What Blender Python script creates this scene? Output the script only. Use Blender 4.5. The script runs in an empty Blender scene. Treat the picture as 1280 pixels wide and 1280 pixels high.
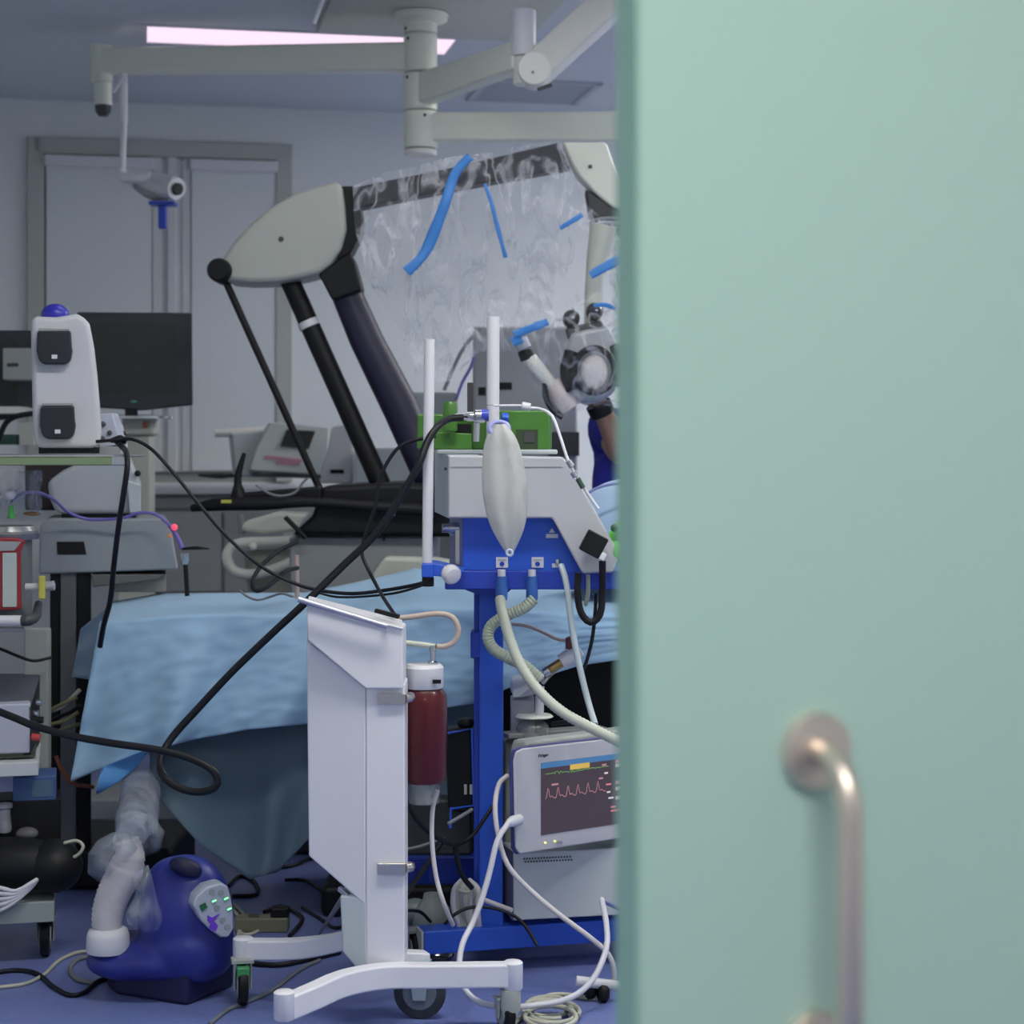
import bpy, bmesh, math, random
from mathutils import Vector, Matrix, noise
random.seed(4)
C = bpy.context.scene.collection
F_PX, EYE, HZ = 2350.0, 1.35, 560.0
PI = math.pi

# ------------------------------------------------------------ place helpers
def P(px, py, Y):
    return Vector(((px-640)*Y/F_PX, Y, EYE-(py-HZ)*Y/F_PX))
def m(px, Y):
    return px*Y/F_PX
class Fr:
    """a vertical plane standing in the room: passes px at depth Y, turned by yaw degrees"""
    def __init__(s, px, Y, yaw=0.0):
        a = math.radians(yaw)
        s.o = Vector(((px-640)*Y/F_PX, Y, 0)); s.t = Vector((math.cos(a), math.sin(a), 0)); s.b = Vector((-math.sin(a), math.cos(a), 0))
    def depth(s, px):
        k = (px-640)/F_PX
        w = (k*s.o.y-s.o.x)/(s.t.x-k*s.t.y)
        return s.o.y+w*s.t.y
    def q(s, px, py, off=0.0, ref=None):
        Y = s.depth(px)
        p = P(px, py, Y)
        if ref is not None: p.z = P(ref, py, s.depth(ref)).z
        return p+s.b*off
# ------------------------------------------------------------ mesh builder
class MB:
    def __init__(s): s.bm = bmesh.new(); s.mi = 0
    def _f(s, vs):
        try:
            f = s.bm.faces.new(vs); f.material_index = s.mi; return f
        except ValueError: return None
    def prism(s, pts, ext):
        a = [s.bm.verts.new(p) for p in pts]; b = [s.bm.verts.new(Vector(p)+Vector(ext)) for p in pts]
        n = len(a); s._f(a); s._f(b[::-1])
        for i in range(n): s._f([a[(i+1) % n], a[i], b[i], b[(i+1) % n]])
        return s
    def box(s, c, size, rot=None):
        R = rot or Matrix.Identity(3); c = Vector(c); x, y, z = [v/2 for v in size]
        pts = [c+R@Vector((sx*x, -y, sz*z)) for sx, sz in ((-1, -1), (1, -1), (1, 1), (-1, 1))]
        return s.prism(pts, R@Vector((0, 2*y, 0)))
    def bar(s, a, b, w, h):
        a, b = Vector(a), Vector(b); d = (b-a); L = d.length; y = d.normalized()
        up = Vector((0, 0, 1)) if abs(y.z) < .95 else Vector((0, 1, 0))
        x = y.cross(up).normalized(); z = x.cross(y)
        R = Matrix((x, y, z)).transposed()
        return s.box((a+b)/2, (w, L, h), R)
    def rect(s, F, x0, y0, x1, y1, o0=0.0, o1=.02, ref=None):
        ref = x0 if ref is None else ref
        pts = [F.q(x0, y1, o0, ref), F.q(x1, y1, o0, ref), F.q(x1, y0, o0, ref), F.q(x0, y0, o0, ref)]
        return s.prism(pts, F.b*(o1-o0))
    def poly(s, F, pts, o0=0.0, o1=.02):
        return s.prism([F.q(x, y, o0) for x, y in pts], F.b*(o1-o0))
    def tube(s, pts, r, seg=10, smooth=True, step=None, corr=None, caps=True):
        pts = [Vector(p) for p in pts]
        rs = list(r) if isinstance(r, (list, tuple)) else [r]*len(pts)
        if smooth and len(pts) > 2:
            P2 = [pts[0]*2-pts[1]]+pts+[pts[-1]*2-pts[-2]]; R2 = [rs[0]]+rs+[rs[-1]]
            out, ro = [], []
            for i in range(1, len(P2)-2):
                L = (P2[i+1]-P2[i]).length
                n = max(3, min(40, int(L/(step or .03))+2))
                for k in range(n):
                    t = k/n
                    a, b, c, d = P2[i-1], P2[i], P2[i+1], P2[i+2]
                    out.append(.5*((2*b)+(c-a)*t+(2*a-5*b+4*c-d)*t*t+(3*b-a-3*c+d)*t**3))
                    ro.append(R2[i]*(1-t)+R2[i+1]*t)
            out.append(pts[-1]); ro.append(rs[-1]); pts, rs = out, ro
        elif corr:
            out, ro = [], []
            for i in range(len(pts)-1):
                for k in range(30): out.append(pts[i].lerp(pts[i+1], k/30)); ro.append(rs[i])
            pts, rs = out, ro
        if corr:   # corrugations: resample evenly
            pitch, amp = corr
            acc = [0]
            for i in range(1, len(pts)): acc.append(acc[-1]+(pts[i]-pts[i-1]).length)
            n = int(acc[-1]/pitch*2); out, ro = [], []; j = 0
            for k in range(n+1):
                t = acc[-1]*k/n
                while j < len(acc)-2 and acc[j+1] < t: j += 1
                f = (t-acc[j])/max(1e-9, acc[j+1]-acc[j])
                out.append(pts[j].lerp(pts[j+1], min(1, f))); ro.append(rs[j]*(1+(amp if k % 2 else -amp)))
            pts, rs = out, ro
        n = len(pts); T = [(pts[min(i+1, n-1)]-pts[max(i-1, 0)]).normalized() for i in range(n)]
        up = Vector((0, 0, 1)) if abs(T[0].z) < .9 else Vector((1, 0, 0))
        N = T[0].cross(up).normalized(); rings = []
        for i in range(n):
            N = (N-T[i]*N.dot(T[i])).normalized(); B = T[i].cross(N)
            rings.append([s.bm.verts.new(pts[i]+(N*math.cos(2*PI*k/seg)+B*math.sin(2*PI*k/seg))*rs[i]) for k in range(seg)])
        for i in range(n-1):
            for k in range(seg): s._f([rings[i][k], rings[i][(k+1) % seg], rings[i+1][(k+1) % seg], rings[i+1][k]])
        if caps: s._f(rings[0][::-1]); s._f(rings[-1])
        return s
    def cyl(s, a, b, r, r2=None, seg=24):
        return s.tube([a, b], [r, r if r2 is None else r2], seg=seg, smooth=False)
    def lathe(s, base, prof, axis=(0, 0, 1), seg=28, sx=1, sy=1):
        """prof: list of (radius, height) along the axis"""
        ax = Vector(axis).normalized(); up = Vector((0, 1, 0)) if abs(ax.y) < .9 else Vector((0, 0, 1))
        x = up.cross(ax).normalized(); y = ax.cross(x); base = Vector(base); rings = []
        for r, h in prof:
            rings.append([s.bm.verts.new(base+ax*h+x*math.cos(2*PI*k/seg)*max(r, 1e-4)*sx+y*math.sin(2*PI*k/seg)*max(r, 1e-4)*sy) for k in range(seg)])
        for i in range(len(rings)-1):
            for k in range(seg): s._f([rings[i][k], rings[i][(k+1) % seg], rings[i+1][(k+1) % seg], rings[i+1][k]])
        s._f(rings[0][::-1]); s._f(rings[-1])
        return s
    def ball(s, c, r, sc=(1, 1, 1), seg=20, rot=None):
        c = Vector(c); R = rot or Matrix.Identity(3); n = seg//2; rings = []
        for i in range(n+1):
            a = PI*i/n
            rings.append([s.bm.verts.new(c+R@Vector((math.cos(2*PI*k/seg)*math.sin(a)*r*sc[0], math.sin(2*PI*k/seg)*math.sin(a)*r*sc[1], math.cos(a)*r*sc[2]))) for k in range(seg)])
        for i in range(n):
            for k in range(seg): s._f([rings[i][(k+1) % seg], rings[i][k], rings[i+1][k], rings[i+1][(k+1) % seg]])
        bmesh.ops.remove_doubles(s.bm, verts=rings[0]+rings[-1], dist=1e-6)
        return s
    def ring(s, c, R, r, axis=(0, 1, 0), sx=1, sy=1, a0=0, a1=360, seg=10, n=40):
        ax = Vector(axis).normalized(); up = Vector((0, 0, 1)) if abs(ax.z) < .9 else Vector((1, 0, 0))
        x = up.cross(ax).normalized(); y = ax.cross(x); c = Vector(c)
        pts = [c+x*math.cos(math.radians(a0+(a1-a0)*k/n))*R*sx+y*math.sin(math.radians(a0+(a1-a0)*k/n))*R*sy for k in range(n+1)]
        return s.tube(pts, r, seg=seg, smooth=False)
    def grid(s, fn, nu, nv):
        V = [[s.bm.verts.new(fn(i/nu, j/nv)) for i in range(nu+1)] for j in range(nv+1)]
        for j in range(nv):
            for i in range(nu): s._f([V[j][i], V[j][i+1], V[j+1][i+1], V[j+1][i]])
        return s
def obj(name, mb, mat, parent=None, bev=None, smooth=40, solid=None, sub=0):
    me = bpy.data.meshes.new(name)
    bmesh.ops.recalc_face_normals(mb.bm, faces=mb.bm.faces)
    off = parent.matrix_world.translation.copy() if parent and parent.type == 'EMPTY' else Vector((0, 0, 0))
    if parent is not None:
        r = parent
        while r.parent: r = r.parent
        off = Vector(r.location)
        if r.type != 'EMPTY': off = Vector(r.location)
        for v in mb.bm.verts: v.co -= off
        loc = Vector((0, 0, 0))
    else:
        lo = Vector((min(v.co[i] for v in mb.bm.verts) for i in range(3))); hi = Vector((max(v.co[i] for v in mb.bm.verts) for i in range(3)))
        loc = Vector(((lo.x+hi.x)/2, (lo.y+hi.y)/2, lo.z))
        for v in mb.bm.verts: v.co -= loc
    mb.bm.to_mesh(me); mb.bm.free()
    for k in (mat if isinstance(mat, (list, tuple)) else [mat]): me.materials.append(k)
    if smooth:
        me.shade_smooth(); me.set_sharp_from_angle(angle=math.radians(smooth))
    o = bpy.data.objects.new(name, me); C.objects.link(o); o.location = loc
    if parent is not None: o.parent = parent
    if solid:
        k = o.modifiers.new('solid', 'SOLIDIFY'); k.thickness = solid; k.offset = 0
    if sub:
        k = o.modifiers.new('sub', 'SUBSURF'); k.levels = sub; k.render_levels = sub
    if bev:
        k = o.modifiers.new('bevel', 'BEVEL'); k.width = bev; k.segments = 2; k.limit_method = 'ANGLE'; k.angle_limit = math.radians(35)
        k.harden_normals = True
    return o
def thing(name, label, cat, loc, group=None):
    o = bpy.data.objects.new(name, None); C.objects.link(o); o.location = loc; o.empty_display_size = .1
    return tag(o, label, cat, group)
def tag(o, label, cat, group=None):
    o['label'] = label; o['category'] = cat
    if group: o['group'] = group
    return o
def struct(name, mb, mat, parent=None, bev=None):
    o = obj(name, mb, mat, parent, bev)
    if parent is None: o['kind'] = 'structure'
    return o
# ------------------------------------------------------------ materials
def lin(v):
    v = v/255; return v/12.92 if v <= .04045 else ((v+.055)/1.055)**2.4
def col(r, g, b, k=1.0): return tuple(min(.9, lin(x)*k) for x in (r, g, b))
def mat(name, rgb, rough=.5, metal=0, var=.06, scale=18, bump=0, spec=.5, emit=None, es=1, coat=0, sub=0):
    M = bpy.data.materials.new(name); M.use_nodes = True; nt = M.node_tree; b = nt.nodes['Principled BSDF']
    b.inputs['Roughness'].default_value = rough; b.inputs['Metallic'].default_value = metal
    b.inputs['Specular IOR Level'].default_value = spec; b.inputs['Coat Weight'].default_value = coat
    tc = nt.nodes.new('ShaderNodeTexCoord'); nz = nt.nodes.new('ShaderNodeTexNoise'); nz.inputs['Scale'].default_value = scale; nz.inputs['Detail'].default_value = 4
    nt.links.new(tc.outputs['Object'], nz.inputs['Vector'])
    mx = nt.nodes.new('ShaderNodeMix'); mx.data_type = 'RGBA'
    mx.inputs[6].default_value = (*[c*(1-var) for c in rgb], 1); mx.inputs[7].default_value = (*[min(1, c*(1+var)) for c in rgb], 1)
    nt.links.new(nz.outputs['Fac'], mx.inputs[0]); nt.links.new(mx.outputs[2], b.inputs['Base Color'])
    if bump:
        bp = nt.nodes.new('ShaderNodeBump'); bp.inputs['Strength'].default_value = bump; bp.inputs['Distance'].default_value = .004
        nt.links.new(nz.outputs['Fac'], bp.inputs['Height']); nt.links.new(bp.outputs[0], b.inputs['Normal'])
    if emit:
        b.inputs['Emission Color'].default_value = (*emit, 1); b.inputs['Emission Strength'].default_value = es
    return M
def film(name, rgb, a0, a1, rough=.25, scale=9, stretch=(1, 1, 1), shp=(.35, .7)):
    """thin clear plastic: partly see-through, with milky creases"""
    M = bpy.data.materials.new(name); M.use_nodes = True; nt = M.node_tree; b = nt.nodes['Principled BSDF']; out = nt.nodes['Material Output']
    b.inputs['Base Color'].default_value = (*rgb, 1); b.inputs['Roughness'].default_value = rough; b.inputs['Specular IOR Level'].default_value = .8
    tr = nt.nodes.new('ShaderNodeBsdfTransparent'); mx = nt.nodes.new('ShaderNodeMixShader')
    tc = nt.nodes.new('ShaderNodeTexCoord'); mp = nt.nodes.new('ShaderNodeMapping'); mp.inputs['Scale'].default_value = stretch
    nz = nt.nodes.new('ShaderNodeTexNoise'); nz.inputs['Scale'].default_value = scale; nz.inputs['Detail'].default_value = 6; nz.inputs['Distortion'].default_value = 1.2
    mr = nt.nodes.new('ShaderNodeMapRange'); mr.inputs[1].default_value = shp[0]; mr.inputs[2].default_value = shp[1]; mr.inputs[3].default_value = a0; mr.inputs[4].default_value = a1
    nt.links.new(tc.outputs['Object'], mp.inputs[0]); nt.links.new(mp.outputs[0], nz.inputs['Vector'])
    sb = nt.nodes.new('ShaderNodeMath'); sb.operation = 'SUBTRACT'; sb.inputs[1].default_value = .5; ab = nt.nodes.new('ShaderNodeMath'); ab.operation = 'ABSOLUTE'
    mr.inputs[1].default_value = 0; mr.inputs[2].default_value = shp[1]; mr.inputs[3].default_value = a1; mr.inputs[4].default_value = a0; mr.interpolation_type = 'SMOOTHSTEP'
    mp.inputs['Rotation'].default_value = (.3, .75, .1)
    nt.links.new(nz.outputs['Fac'], sb.inputs[0]); nt.links.new(sb.outputs[0], ab.inputs[0])
    nt.links.new(ab.outputs[0], mr.inputs[0]); nt.links.new(mr.outputs[0], mx.inputs[0])
    bp = nt.nodes.new('ShaderNodeBump'); bp.inputs['Strength'].default_value = .35; bp.inputs['Distance'].default_value = .006
    nt.links.new(nz.outputs['Fac'], bp.inputs['Height']); nt.links.new(bp.outputs[0], b.inputs['Normal'])
    nt.links.new(tr.outputs[0], mx.inputs[1]); nt.links.new(b.outputs[0], mx.inputs[2]); nt.links.new(mx.outputs[0], out.inputs[0])
    return M
WALL = mat('wall paint', (.72, .75, .755), .7, var=.02, scale=3)
CEIL = mat('ceiling paint', (.60, .64, .68), .8, var=.02, scale=2)
VENTM = mat('vent grey', (.46, .49, .54), .6)
TRIMM = mat('window frame plastic', (.43, .455, .43), .5, var=.03)
BLIND = mat('blind fabric', (.66, .70, .71), .8, var=.04, scale=60)
SILLM = mat('sill', (.58, .60, .62), .5)
WHITE = mat('white powder coat', (.66, .65, .69), .35, var=.02)
WHITE2 = mat('white plastic', (.68, .68, .72), .4, var=.03)
GREYW = mat('greyish white plastic', (.50, .54, .56), .45, var=.04)
GREYM = mat('mid grey plastic', (.30, .32, .34), .5)
CREAM = mat('cream enamel', (.78, .80, .70), .4, var=.03)
CREAM2 = mat('pale cream enamel', (.76, .75, .70), .4, var=.03)
CREAM3 = mat('old cream plastic', (.50, .52, .46), .5)
BLACK = mat('black plastic', (.008, .008, .010), .5, var=.2, spec=.28)
BLACKG = mat('black gloss', (.010, .010, .013), .18, var=.1)
SCRN = mat('dark screen', (.018, .018, .016), .35, var=.05)
DKGREY = mat('dark grey', (.05, .05, .055), .5)
NAVYB = mat('navy black tube', (.016, .013, .042), .5, var=.2, scale=30)
CHROME = mat('brushed steel', (.62, .58, .54), .3, 1, var=.05, scale=40)
STEEL = mat('steel', (.60, .60, .62), .22, 1, var=.05)
HANDLE = mat('satin stainless handle', (.74, .64, .56), .40, 1, var=.04)
BLUE = mat('blue enamel', (.025, .105, .62), .3, var=.04)
BLUED = mat('blue enamel darker', (.022, .060, .47), .35, var=.05)
BLUEL = mat('light blue port', (.04, .14, .46), .4)
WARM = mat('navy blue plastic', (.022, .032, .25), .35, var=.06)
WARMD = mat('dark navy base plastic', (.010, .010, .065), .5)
GREEN = mat('green enamel', (.060, .185, .03), .35, var=.08)
LIME = mat('lime green rubber', (.14, .60, .07), .4)
DOORM = mat('mint green laminate', (.42, .60, .525), .5, var=.015, scale=2)
DOORE = mat('mint green door edge', (.33, .56, .46), .5, var=.02)
RED = mat('dark red plastic', (.085, .006, .010), .32, var=.1, coat=.2, spec=.35)
REDB = mat('red plastic', (.26, .02, .03), .4)
SILICONE = mat('translucent silicone', (.52, .55, .46), .35)
HOSEG = mat('corrugated hose grey green', (.45, .50, .38), .4)
HOSEW = mat('white hose', (.66, .62, .63), .5)
HOSEB = mat('pale grey blue hose', (.45, .52, .56), .35)
TAN = mat('tan tube', (.50, .40, .34), .4)
PURPLE = mat('violet tube', (.16, .13, .45), .4)
CABLEW = mat('white cable', (.64, .64, .70), .4)
CABLEC = mat('cream cable', (.46, .46, .38), .45)
CABLEG = mat('grey cable', (.18, .19, .21), .5)
CABLEK = mat('black rubber cable', (.008, .009, .013), .45, var=.1, spec=.3)
CABLEY = mat('olive cable', (.14, .14, .07), .5)
CABLER = mat('brown red cable', (.20, .06, .03), .5)
BRASS = mat('brass', (.50, .33, .12), .3, 1)
TAPE = mat('blue tape', (.05, .24, .66), .4, var=.05)
PINK = mat('pink print', (.55, .22, .33), .6)
YELL = mat('yellow plastic', (.5, .48, .08), .5)
BAG = film('milky latex', (.52, .525, .51), .70, .86, .4, 6, (1, 1, .3), (0, .1))
FILM = film('clear crinkled plastic', (.60, .60, .68), .06, .44, .28, 7, (1.6, 1, .5), (0, .09))
FILMH = film('clear thin plastic', (.66, .67, .76), .04, .34, .22, 9, (1.3, 1, .7), (0, .07))
FILM2 = film('clear plastic sleeve', (.50, .55, .65), .12, .40, .25, 6, (1.6, 1, .35), (0, .16))
GLASSY = film('clear jar plastic', (.35, .37, .38), .35, .6, .12, 8, (1, 1, .4), (0, .1))
SCRUB = mat('blue scrubs', (.018, .022, .30), .8, var=.12, scale=12, bump=.4)
SKIN = mat('skin', (.40, .22, .16), .5, var=.06, scale=9)
HAIR = mat('cap fabric', (.10, .22, .45), .8)
LEDG = mat('green lamp', (.05, .6, .2), .4, emit=(.25, 1, .45), es=1.6)
LEDR = mat('red lamp', (.6, .05, .08), .4, emit=(1, .12, .2), es=.7)
LEDY = mat('yellow lamp', (.7, .65, .1), .4, emit=(1, .95, .4), es=.8)
def drape_mat(name, rgb, rough=.65):
    M = mat(name, rgb, rough, var=.07, scale=5, bump=0)
    nt = M.node_tree; b = nt.nodes['Principled BSDF']
    tc = nt.nodes.new('ShaderNodeTexCoord'); n2 = nt.nodes.new('ShaderNodeTexNoise'); n2.inputs['Scale'].default_value = 2.2; n2.inputs['Detail'].default_value = 3; n2.inputs['Distortion'].default_value = .8
    bp = nt.nodes.new('ShaderNodeBump'); bp.inputs['Strength'].default_value = .08; bp.inputs['Distance'].default_value = .03
    nt.links.new(tc.outputs['Object'], n2.inputs['Vector']); nt.links.new(n2.outputs['Fac'], bp.inputs['Height']); nt.links.new(bp.outputs[0], b.inputs['Normal'])
    b.inputs['Sheen Weight'].default_value = .15
    return M
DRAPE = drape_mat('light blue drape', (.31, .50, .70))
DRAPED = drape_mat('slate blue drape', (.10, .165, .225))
DRAPEB = drape_mat('bright blue drape underside', (.08, .28, .62))
DRAPEG = drape_mat('dusty blue drape', (.18, .30, .44))
def floor_mat():
    M = mat('blue speckled vinyl', (.15, .19, .44), .38, var=.2, scale=60)
    nt = M.node_tree; nt.nodes['Noise Texture'].inputs['Detail'].default_value = 10
    nt.nodes['Principled BSDF'].inputs['Roughness'].default_value = .33
    return M
FLOOR = floor_mat()
def lamp_mat(name, rgb, s):
    M = bpy.data.materials.new(name); M.use_nodes = True; nt = M.node_tree; nt.nodes.clear()
    e = nt.nodes.new('ShaderNodeEmission'); e.inputs[0].default_value = (*rgb, 1); e.inputs[1].default_value = s
    o = nt.nodes.new('ShaderNodeOutputMaterial'); nt.links.new(e.outputs[0], o.inputs[0]); return M
PANEL = lamp_mat('room light diffuser', (1.0, .76, .95), 1.12)
PANELM = lamp_mat('added middle row diffuser', (1.0, 1.0, .94), 5)  # for unseen panels added as overhead light
PANELF = lamp_mat('added front row diffuser', (1.0, .985, .92), 34)  # for unseen panels added to light surfaces facing the camera
PANELB = lamp_mat('added rear row diffuser', (1.0, .99, .96), 38)  # for unseen panels added to brighten the back wall
PANELC = lamp_mat('corridor light diffuser', (1.0, .985, .92), 21)
def flat(name, rgb, es=.0):
    return mat(name, rgb, .4, var=0, emit=rgb if es else None, es=es)

# ------------------------------------------------------------ the room
A = math.radians(11.2); U = Vector((math.cos(A), math.sin(A), 0)); V = Vector((-math.sin(A), math.cos(A), 0))
O = Vector(((200-640)*9.02/F_PX, 9.02, 0))          # a point at the foot of the back wall
def R(u, v, z): return O+U*u+V*v+Vector((0, 0, z))
RM = Matrix((U, V, Vector((0, 0, 1)))).transposed()
CH = 3.0
HINGE = Vector((.98, 1.98, 0))
du1 = (HINGE-O).dot(U)+.06; du0 = du1-2.0
UL, UR, VF = -1.75, 4.75, (HINGE-O).dot(V)+.03       # left wall, right wall, front wall (v)
def rbox(mb, u0, u1, v0, v1, z0, z1):
    return mb.box(R((u0+u1)/2, (v0+v1)/2, (z0+z1)/2), (u1-u0, v1-v0, z1-z0), RM)
VC = VF-3.9                                         # far end of the corridor behind the camera
struct('floor', rbox(MB(), UL-.1, UR+.1, VC, .1, -.1, 0), FLOOR)
struct('ceiling', rbox(MB(), UL-.1, UR+.1, VF-.12, .1, CH, CH+.1), CEIL)
struct('wall_left', rbox(MB(), UL-.1, UL, VF, .0, 0, CH), WALL)
struct('wall_right', rbox(MB(), UR, UR+.1, VF, .0, 0, CH), WALL)
# back wall with a window opening
def u_at(px, Yapprox=None):                          # u of a pixel column on the back wall
    k = (px-640)/F_PX
    return (k*O.y-O.x)/(U.x-k*U.y)
def z_at(px, py):
    u = u_at(px); Y = O.y+u*U.y
    return EYE-(py-HZ)*Y/F_PX
wu0, wu1 = u_at(42), u_at(357); wz0, wz1 = z_at(200, 603), z_at(200, 184)
mb = MB()
rbox(mb, UL-.1, wu0, 0, .12, 0, CH); rbox(mb, wu1, UR+.1, 0, .12, 0, CH); rbox(mb, wu0, wu1, 0, .12, 0, wz0); rbox(mb, wu0, wu1, 0, .12, wz1, CH)
struct('wall_back', mb, WALL)
# hall side wall with the doorway (camera stands in the corridor)
mb = MB()
rbox(mb, UL-.1, du0, VF, VF+.12, 0, CH); rbox(mb, du1, UR+.1, VF, VF+.12, 0, CH); rbox(mb, du0, du1, VF, VF+.12, 2.2, CH)
struct('wall_front', mb, WALL)
mb = MB(); rbox(mb, du0-.05, du0, VF-.01, VF+.13, 0, 2.25); rbox(mb, du1, du1+.05, VF-.01, VF+.13, 0, 2.25); rbox(mb, du0, du1, VF-.01, VF+.13, 2.2, 2.25)
struct('trim_1', mb, STEEL)
# corridor shell
struct('wall_corridor_left', rbox(MB(), du0-.7, du0-.6, VC, VF, 0, 2.8), WALL)
struct('wall_corridor_right', rbox(MB(), du1+.6, du1+.7, VC, VF, 0, 2.8), WALL)
struct('wall_corridor_end', rbox(MB(), du0-.7, du1+.7, VC-.1, VC, 0, 2.8), WALL)
struct('ceiling_corridor', rbox(MB(), du0-.7, du1+.7, VC, VF, 2.8, 2.9), CEIL)
mb = MB(); rbox(mb, wu1, UR, -.015, 0, 0, .1); rbox(mb, UL, wu1, -.015, 0, 0, .1)
struct('baseboard_back', mb, GREYM)
# window: frame, casements, sill, glass
fr = MB(); t = .05
rbox(fr, wu0-.03, wu0+t, -.03, .09, wz0, wz1+.03); rbox(fr, wu1-t, wu1+.03, -.03, .09, wz0, wz1+.03); rbox(fr, wu0, wu1, -.03, .09, wz1-t, wz1+.03); rbox(fr, wu0, wu1, .03, .09, wz0, wz0+t)
win = struct('window_1', fr, TRIMM, bev=.006)
mb = MB()
um = (u_at(197)+u_at(232))/2
for d in (-.07, .0, .07): rbox(mb, um+d-.022, um+d+.022, -.016 if d else -.026, .08, wz0+t, wz1-t)
rbox(mb, wu0+t, wu1-t, .01, .07, wz0+t, wz0+t+.05); rbox(mb, um-.10, um+.10, -.008, .075, wz0+t, wz1-t)
obj('window_frame', mb, SILLM, win, bev=.005)
mb = MB(); rbox(mb, wu0+t, wu1-t, .075, .085, wz0+t, wz1-t)
obj('window_pane', mb, mat('night glass', (.16, .19, .22), .1), win)
struct('window_sill', rbox(MB(), wu0-.05, wu1+.6, -.16, -.0, wz0-.045, wz0-.01), SILLM, win, bev=.006)
for nm, a, b in (('left', u_at(58), um-.095), ('right', um+.095, u_at(344))):
    rb = thing('roller_blind', 'pale grey roller blind drawn down over the %s half of the window' % nm, 'blind', R((a+b)/2, -.02, wz0), 'roller blinds in the window')
    mb = MB(); rbox(mb, a, b, -.022, -.018, wz0+.07, wz1-.1); obj('fabric', mb, BLIND, rb)
    mb = MB(); rbox(mb, a-.01, b+.01, -.045, .0, wz1-.11, wz1-.055); obj('cassette', mb, WHITE2, rb, bev=.008)
    mb = MB(); rbox(mb, a, b, -.03, -.012, wz0+.055, wz0+.08); obj('bottom_bar', mb, WHITE2, rb, bev=.004)
# ceiling light panels: one in view, the other room panels unseen and added for brightness
def uv(p): d = p-O; return d.dot(U), d.dot(V)
lp = P(184, 31, 1.65*F_PX/529); lu, lv = uv(lp)
def ceil_light(u, v, label, z=CH, lu_=1.22, lv_=.30, pm=PANEL, grp='ceiling light panels'):
    t = thing('ceiling_light', label, 'ceiling light', R(u+lu_/2, v+lv_/2, z-.012), grp)
    mb = MB()
    for a, b, c, d in ((-.02, lu_+.02, -.02, 0), (-.02, lu_+.02, lv_, lv_+.02), (-.02, 0, 0, lv_), (lu_, lu_+.02, 0, lv_)): rbox(mb, u+a, u+b, v+c, v+d, z-.007, z)
    obj('frame', mb, CEIL, t); mb = MB(); rbox(mb, u, u+lu_, v, v+lv_, z-.003, z-.001); obj('diffuser', mb, pm, t)
ceil_light(lu, lv, 'bright pinkish white ceiling light panel, partly hidden by the boom column')
ceil_light(lu, lv-2.1, 'ceiling light panel above the warming unit, added out of view', pm=PANELM)
ceil_light(lu+1.9, lv-2.1, 'ceiling light panel above the ventilator cart, added out of view', pm=PANELM)
ceil_light(lu, lv-4.2, 'ceiling light panel above the inner side of the doorway, added out of view', pm=PANELF)
ceil_light(lu+1.9, lv-4.2, 'ceiling light panel above the open door, added out of view', pm=PANELF)
ceil_light((du0+du1)/2-.6, VF-2.0, 'corridor ceiling light panel behind the camera', 2.8, 1.2, .6, PANELC, 'corridor lights')
ceil_light(lu+2.35, lv-.75, 'ceiling light panel near the back wall, added to brighten the wall, hidden by the open door', pm=PANELB)
ceil_light(lu+3.6, lv-.1, 'ceiling light panel in the far right corner, added to brighten the wall, hidden by the open door', pm=PANELB)
# vent
vu, vv = uv(P(607, 97, 1.65*F_PX/463))
t = thing('ceiling_vent', 'square grey air vent panel set in the ceiling right of the boom column', 'vent', R(vu+.27, vv+.27, CH-.01))
mb = MB()
for a, b, c, d in ((0, .54, 0, .03), (0, .54, .49, .52), (0, .03, 0, .52), (.51, .54, 0, .52)): rbox(mb, vu+a, vu+b, vv+c, vv+d, CH-.012, CH)
obj('frame', mb, VENTM, t); mb = MB(); rbox(mb, vu+.03, vu+.51, vv+.03, vv+.49, CH-.003, CH-.001)
for k in range(12): rbox(mb, vu+.03, vu+.51, vv+.04+k*.038, vv+.055+k*.038, CH-.01, CH-.002)
obj('grille', mb, VENTM, t)

# ------------------------------------------------------------ open door in front
a = math.radians(23); dt = Vector((math.cos(a), math.sin(a), 0)); dn = Vector((-math.sin(a), math.cos(a), 0))  # dn = away from camera
D0 = Vector(((800-640)*1.6/F_PX, 1.6, 0)); DR = Matrix((dt, dn, Vector((0, 0, 1)))).transposed()
door = struct('door_1', MB().box(D0+dt*.47+dn*.02+Vector((0, 0, 1.085)), (.94, .04, 2.15), DR), DOORM, bev=.003)
def dp(s, off, z): return D0+dt*s+dn*off+Vector((0, 0, z))
obj('edge_band', MB().box(D0-dt*.0015+dn*.02+Vector((0, 0, 1.085)), (.003, .041, 2.15), DR), DOORE, door)
hz1 = P(1018, 938, 1.667).z; hz0 = hz1-.264; hs = .173
hd = MB()
arc = [dp(hs, -.0, hz1), dp(hs, -.009, hz1)]+[dp(hs, -.009-.048*math.sin(t_), hz1-.048*(1-math.cos(t_))) for t_ in [PI/2*k/6 for k in range(1, 7)]]
arc2 = [dp(hs, -.009-.048*math.sin(t_), hz0+.048*(1-math.cos(t_))) for t_ in [PI/2*k/6 for k in range(6, 0, -1)]]+[dp(hs, -.009, hz0), dp(hs, 0, hz0)]
hd.tube(arc+arc2, .0118, seg=20, smooth=False)
h = obj('door_handle', hd, HANDLE, door, smooth=60)
for z in (hz1, hz0):
    obj('rosette', MB().lathe(dp(hs, 0, z), [(.0345, 0), (.0345, .007), (.032, .010), (.014, .0105)], axis=-dn, seg=40), HANDLE, h)
obj('hinge', MB().cyl(dp(.945, .02, .3), dp(.945, .02, .42), .01), STEEL, door)
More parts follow.
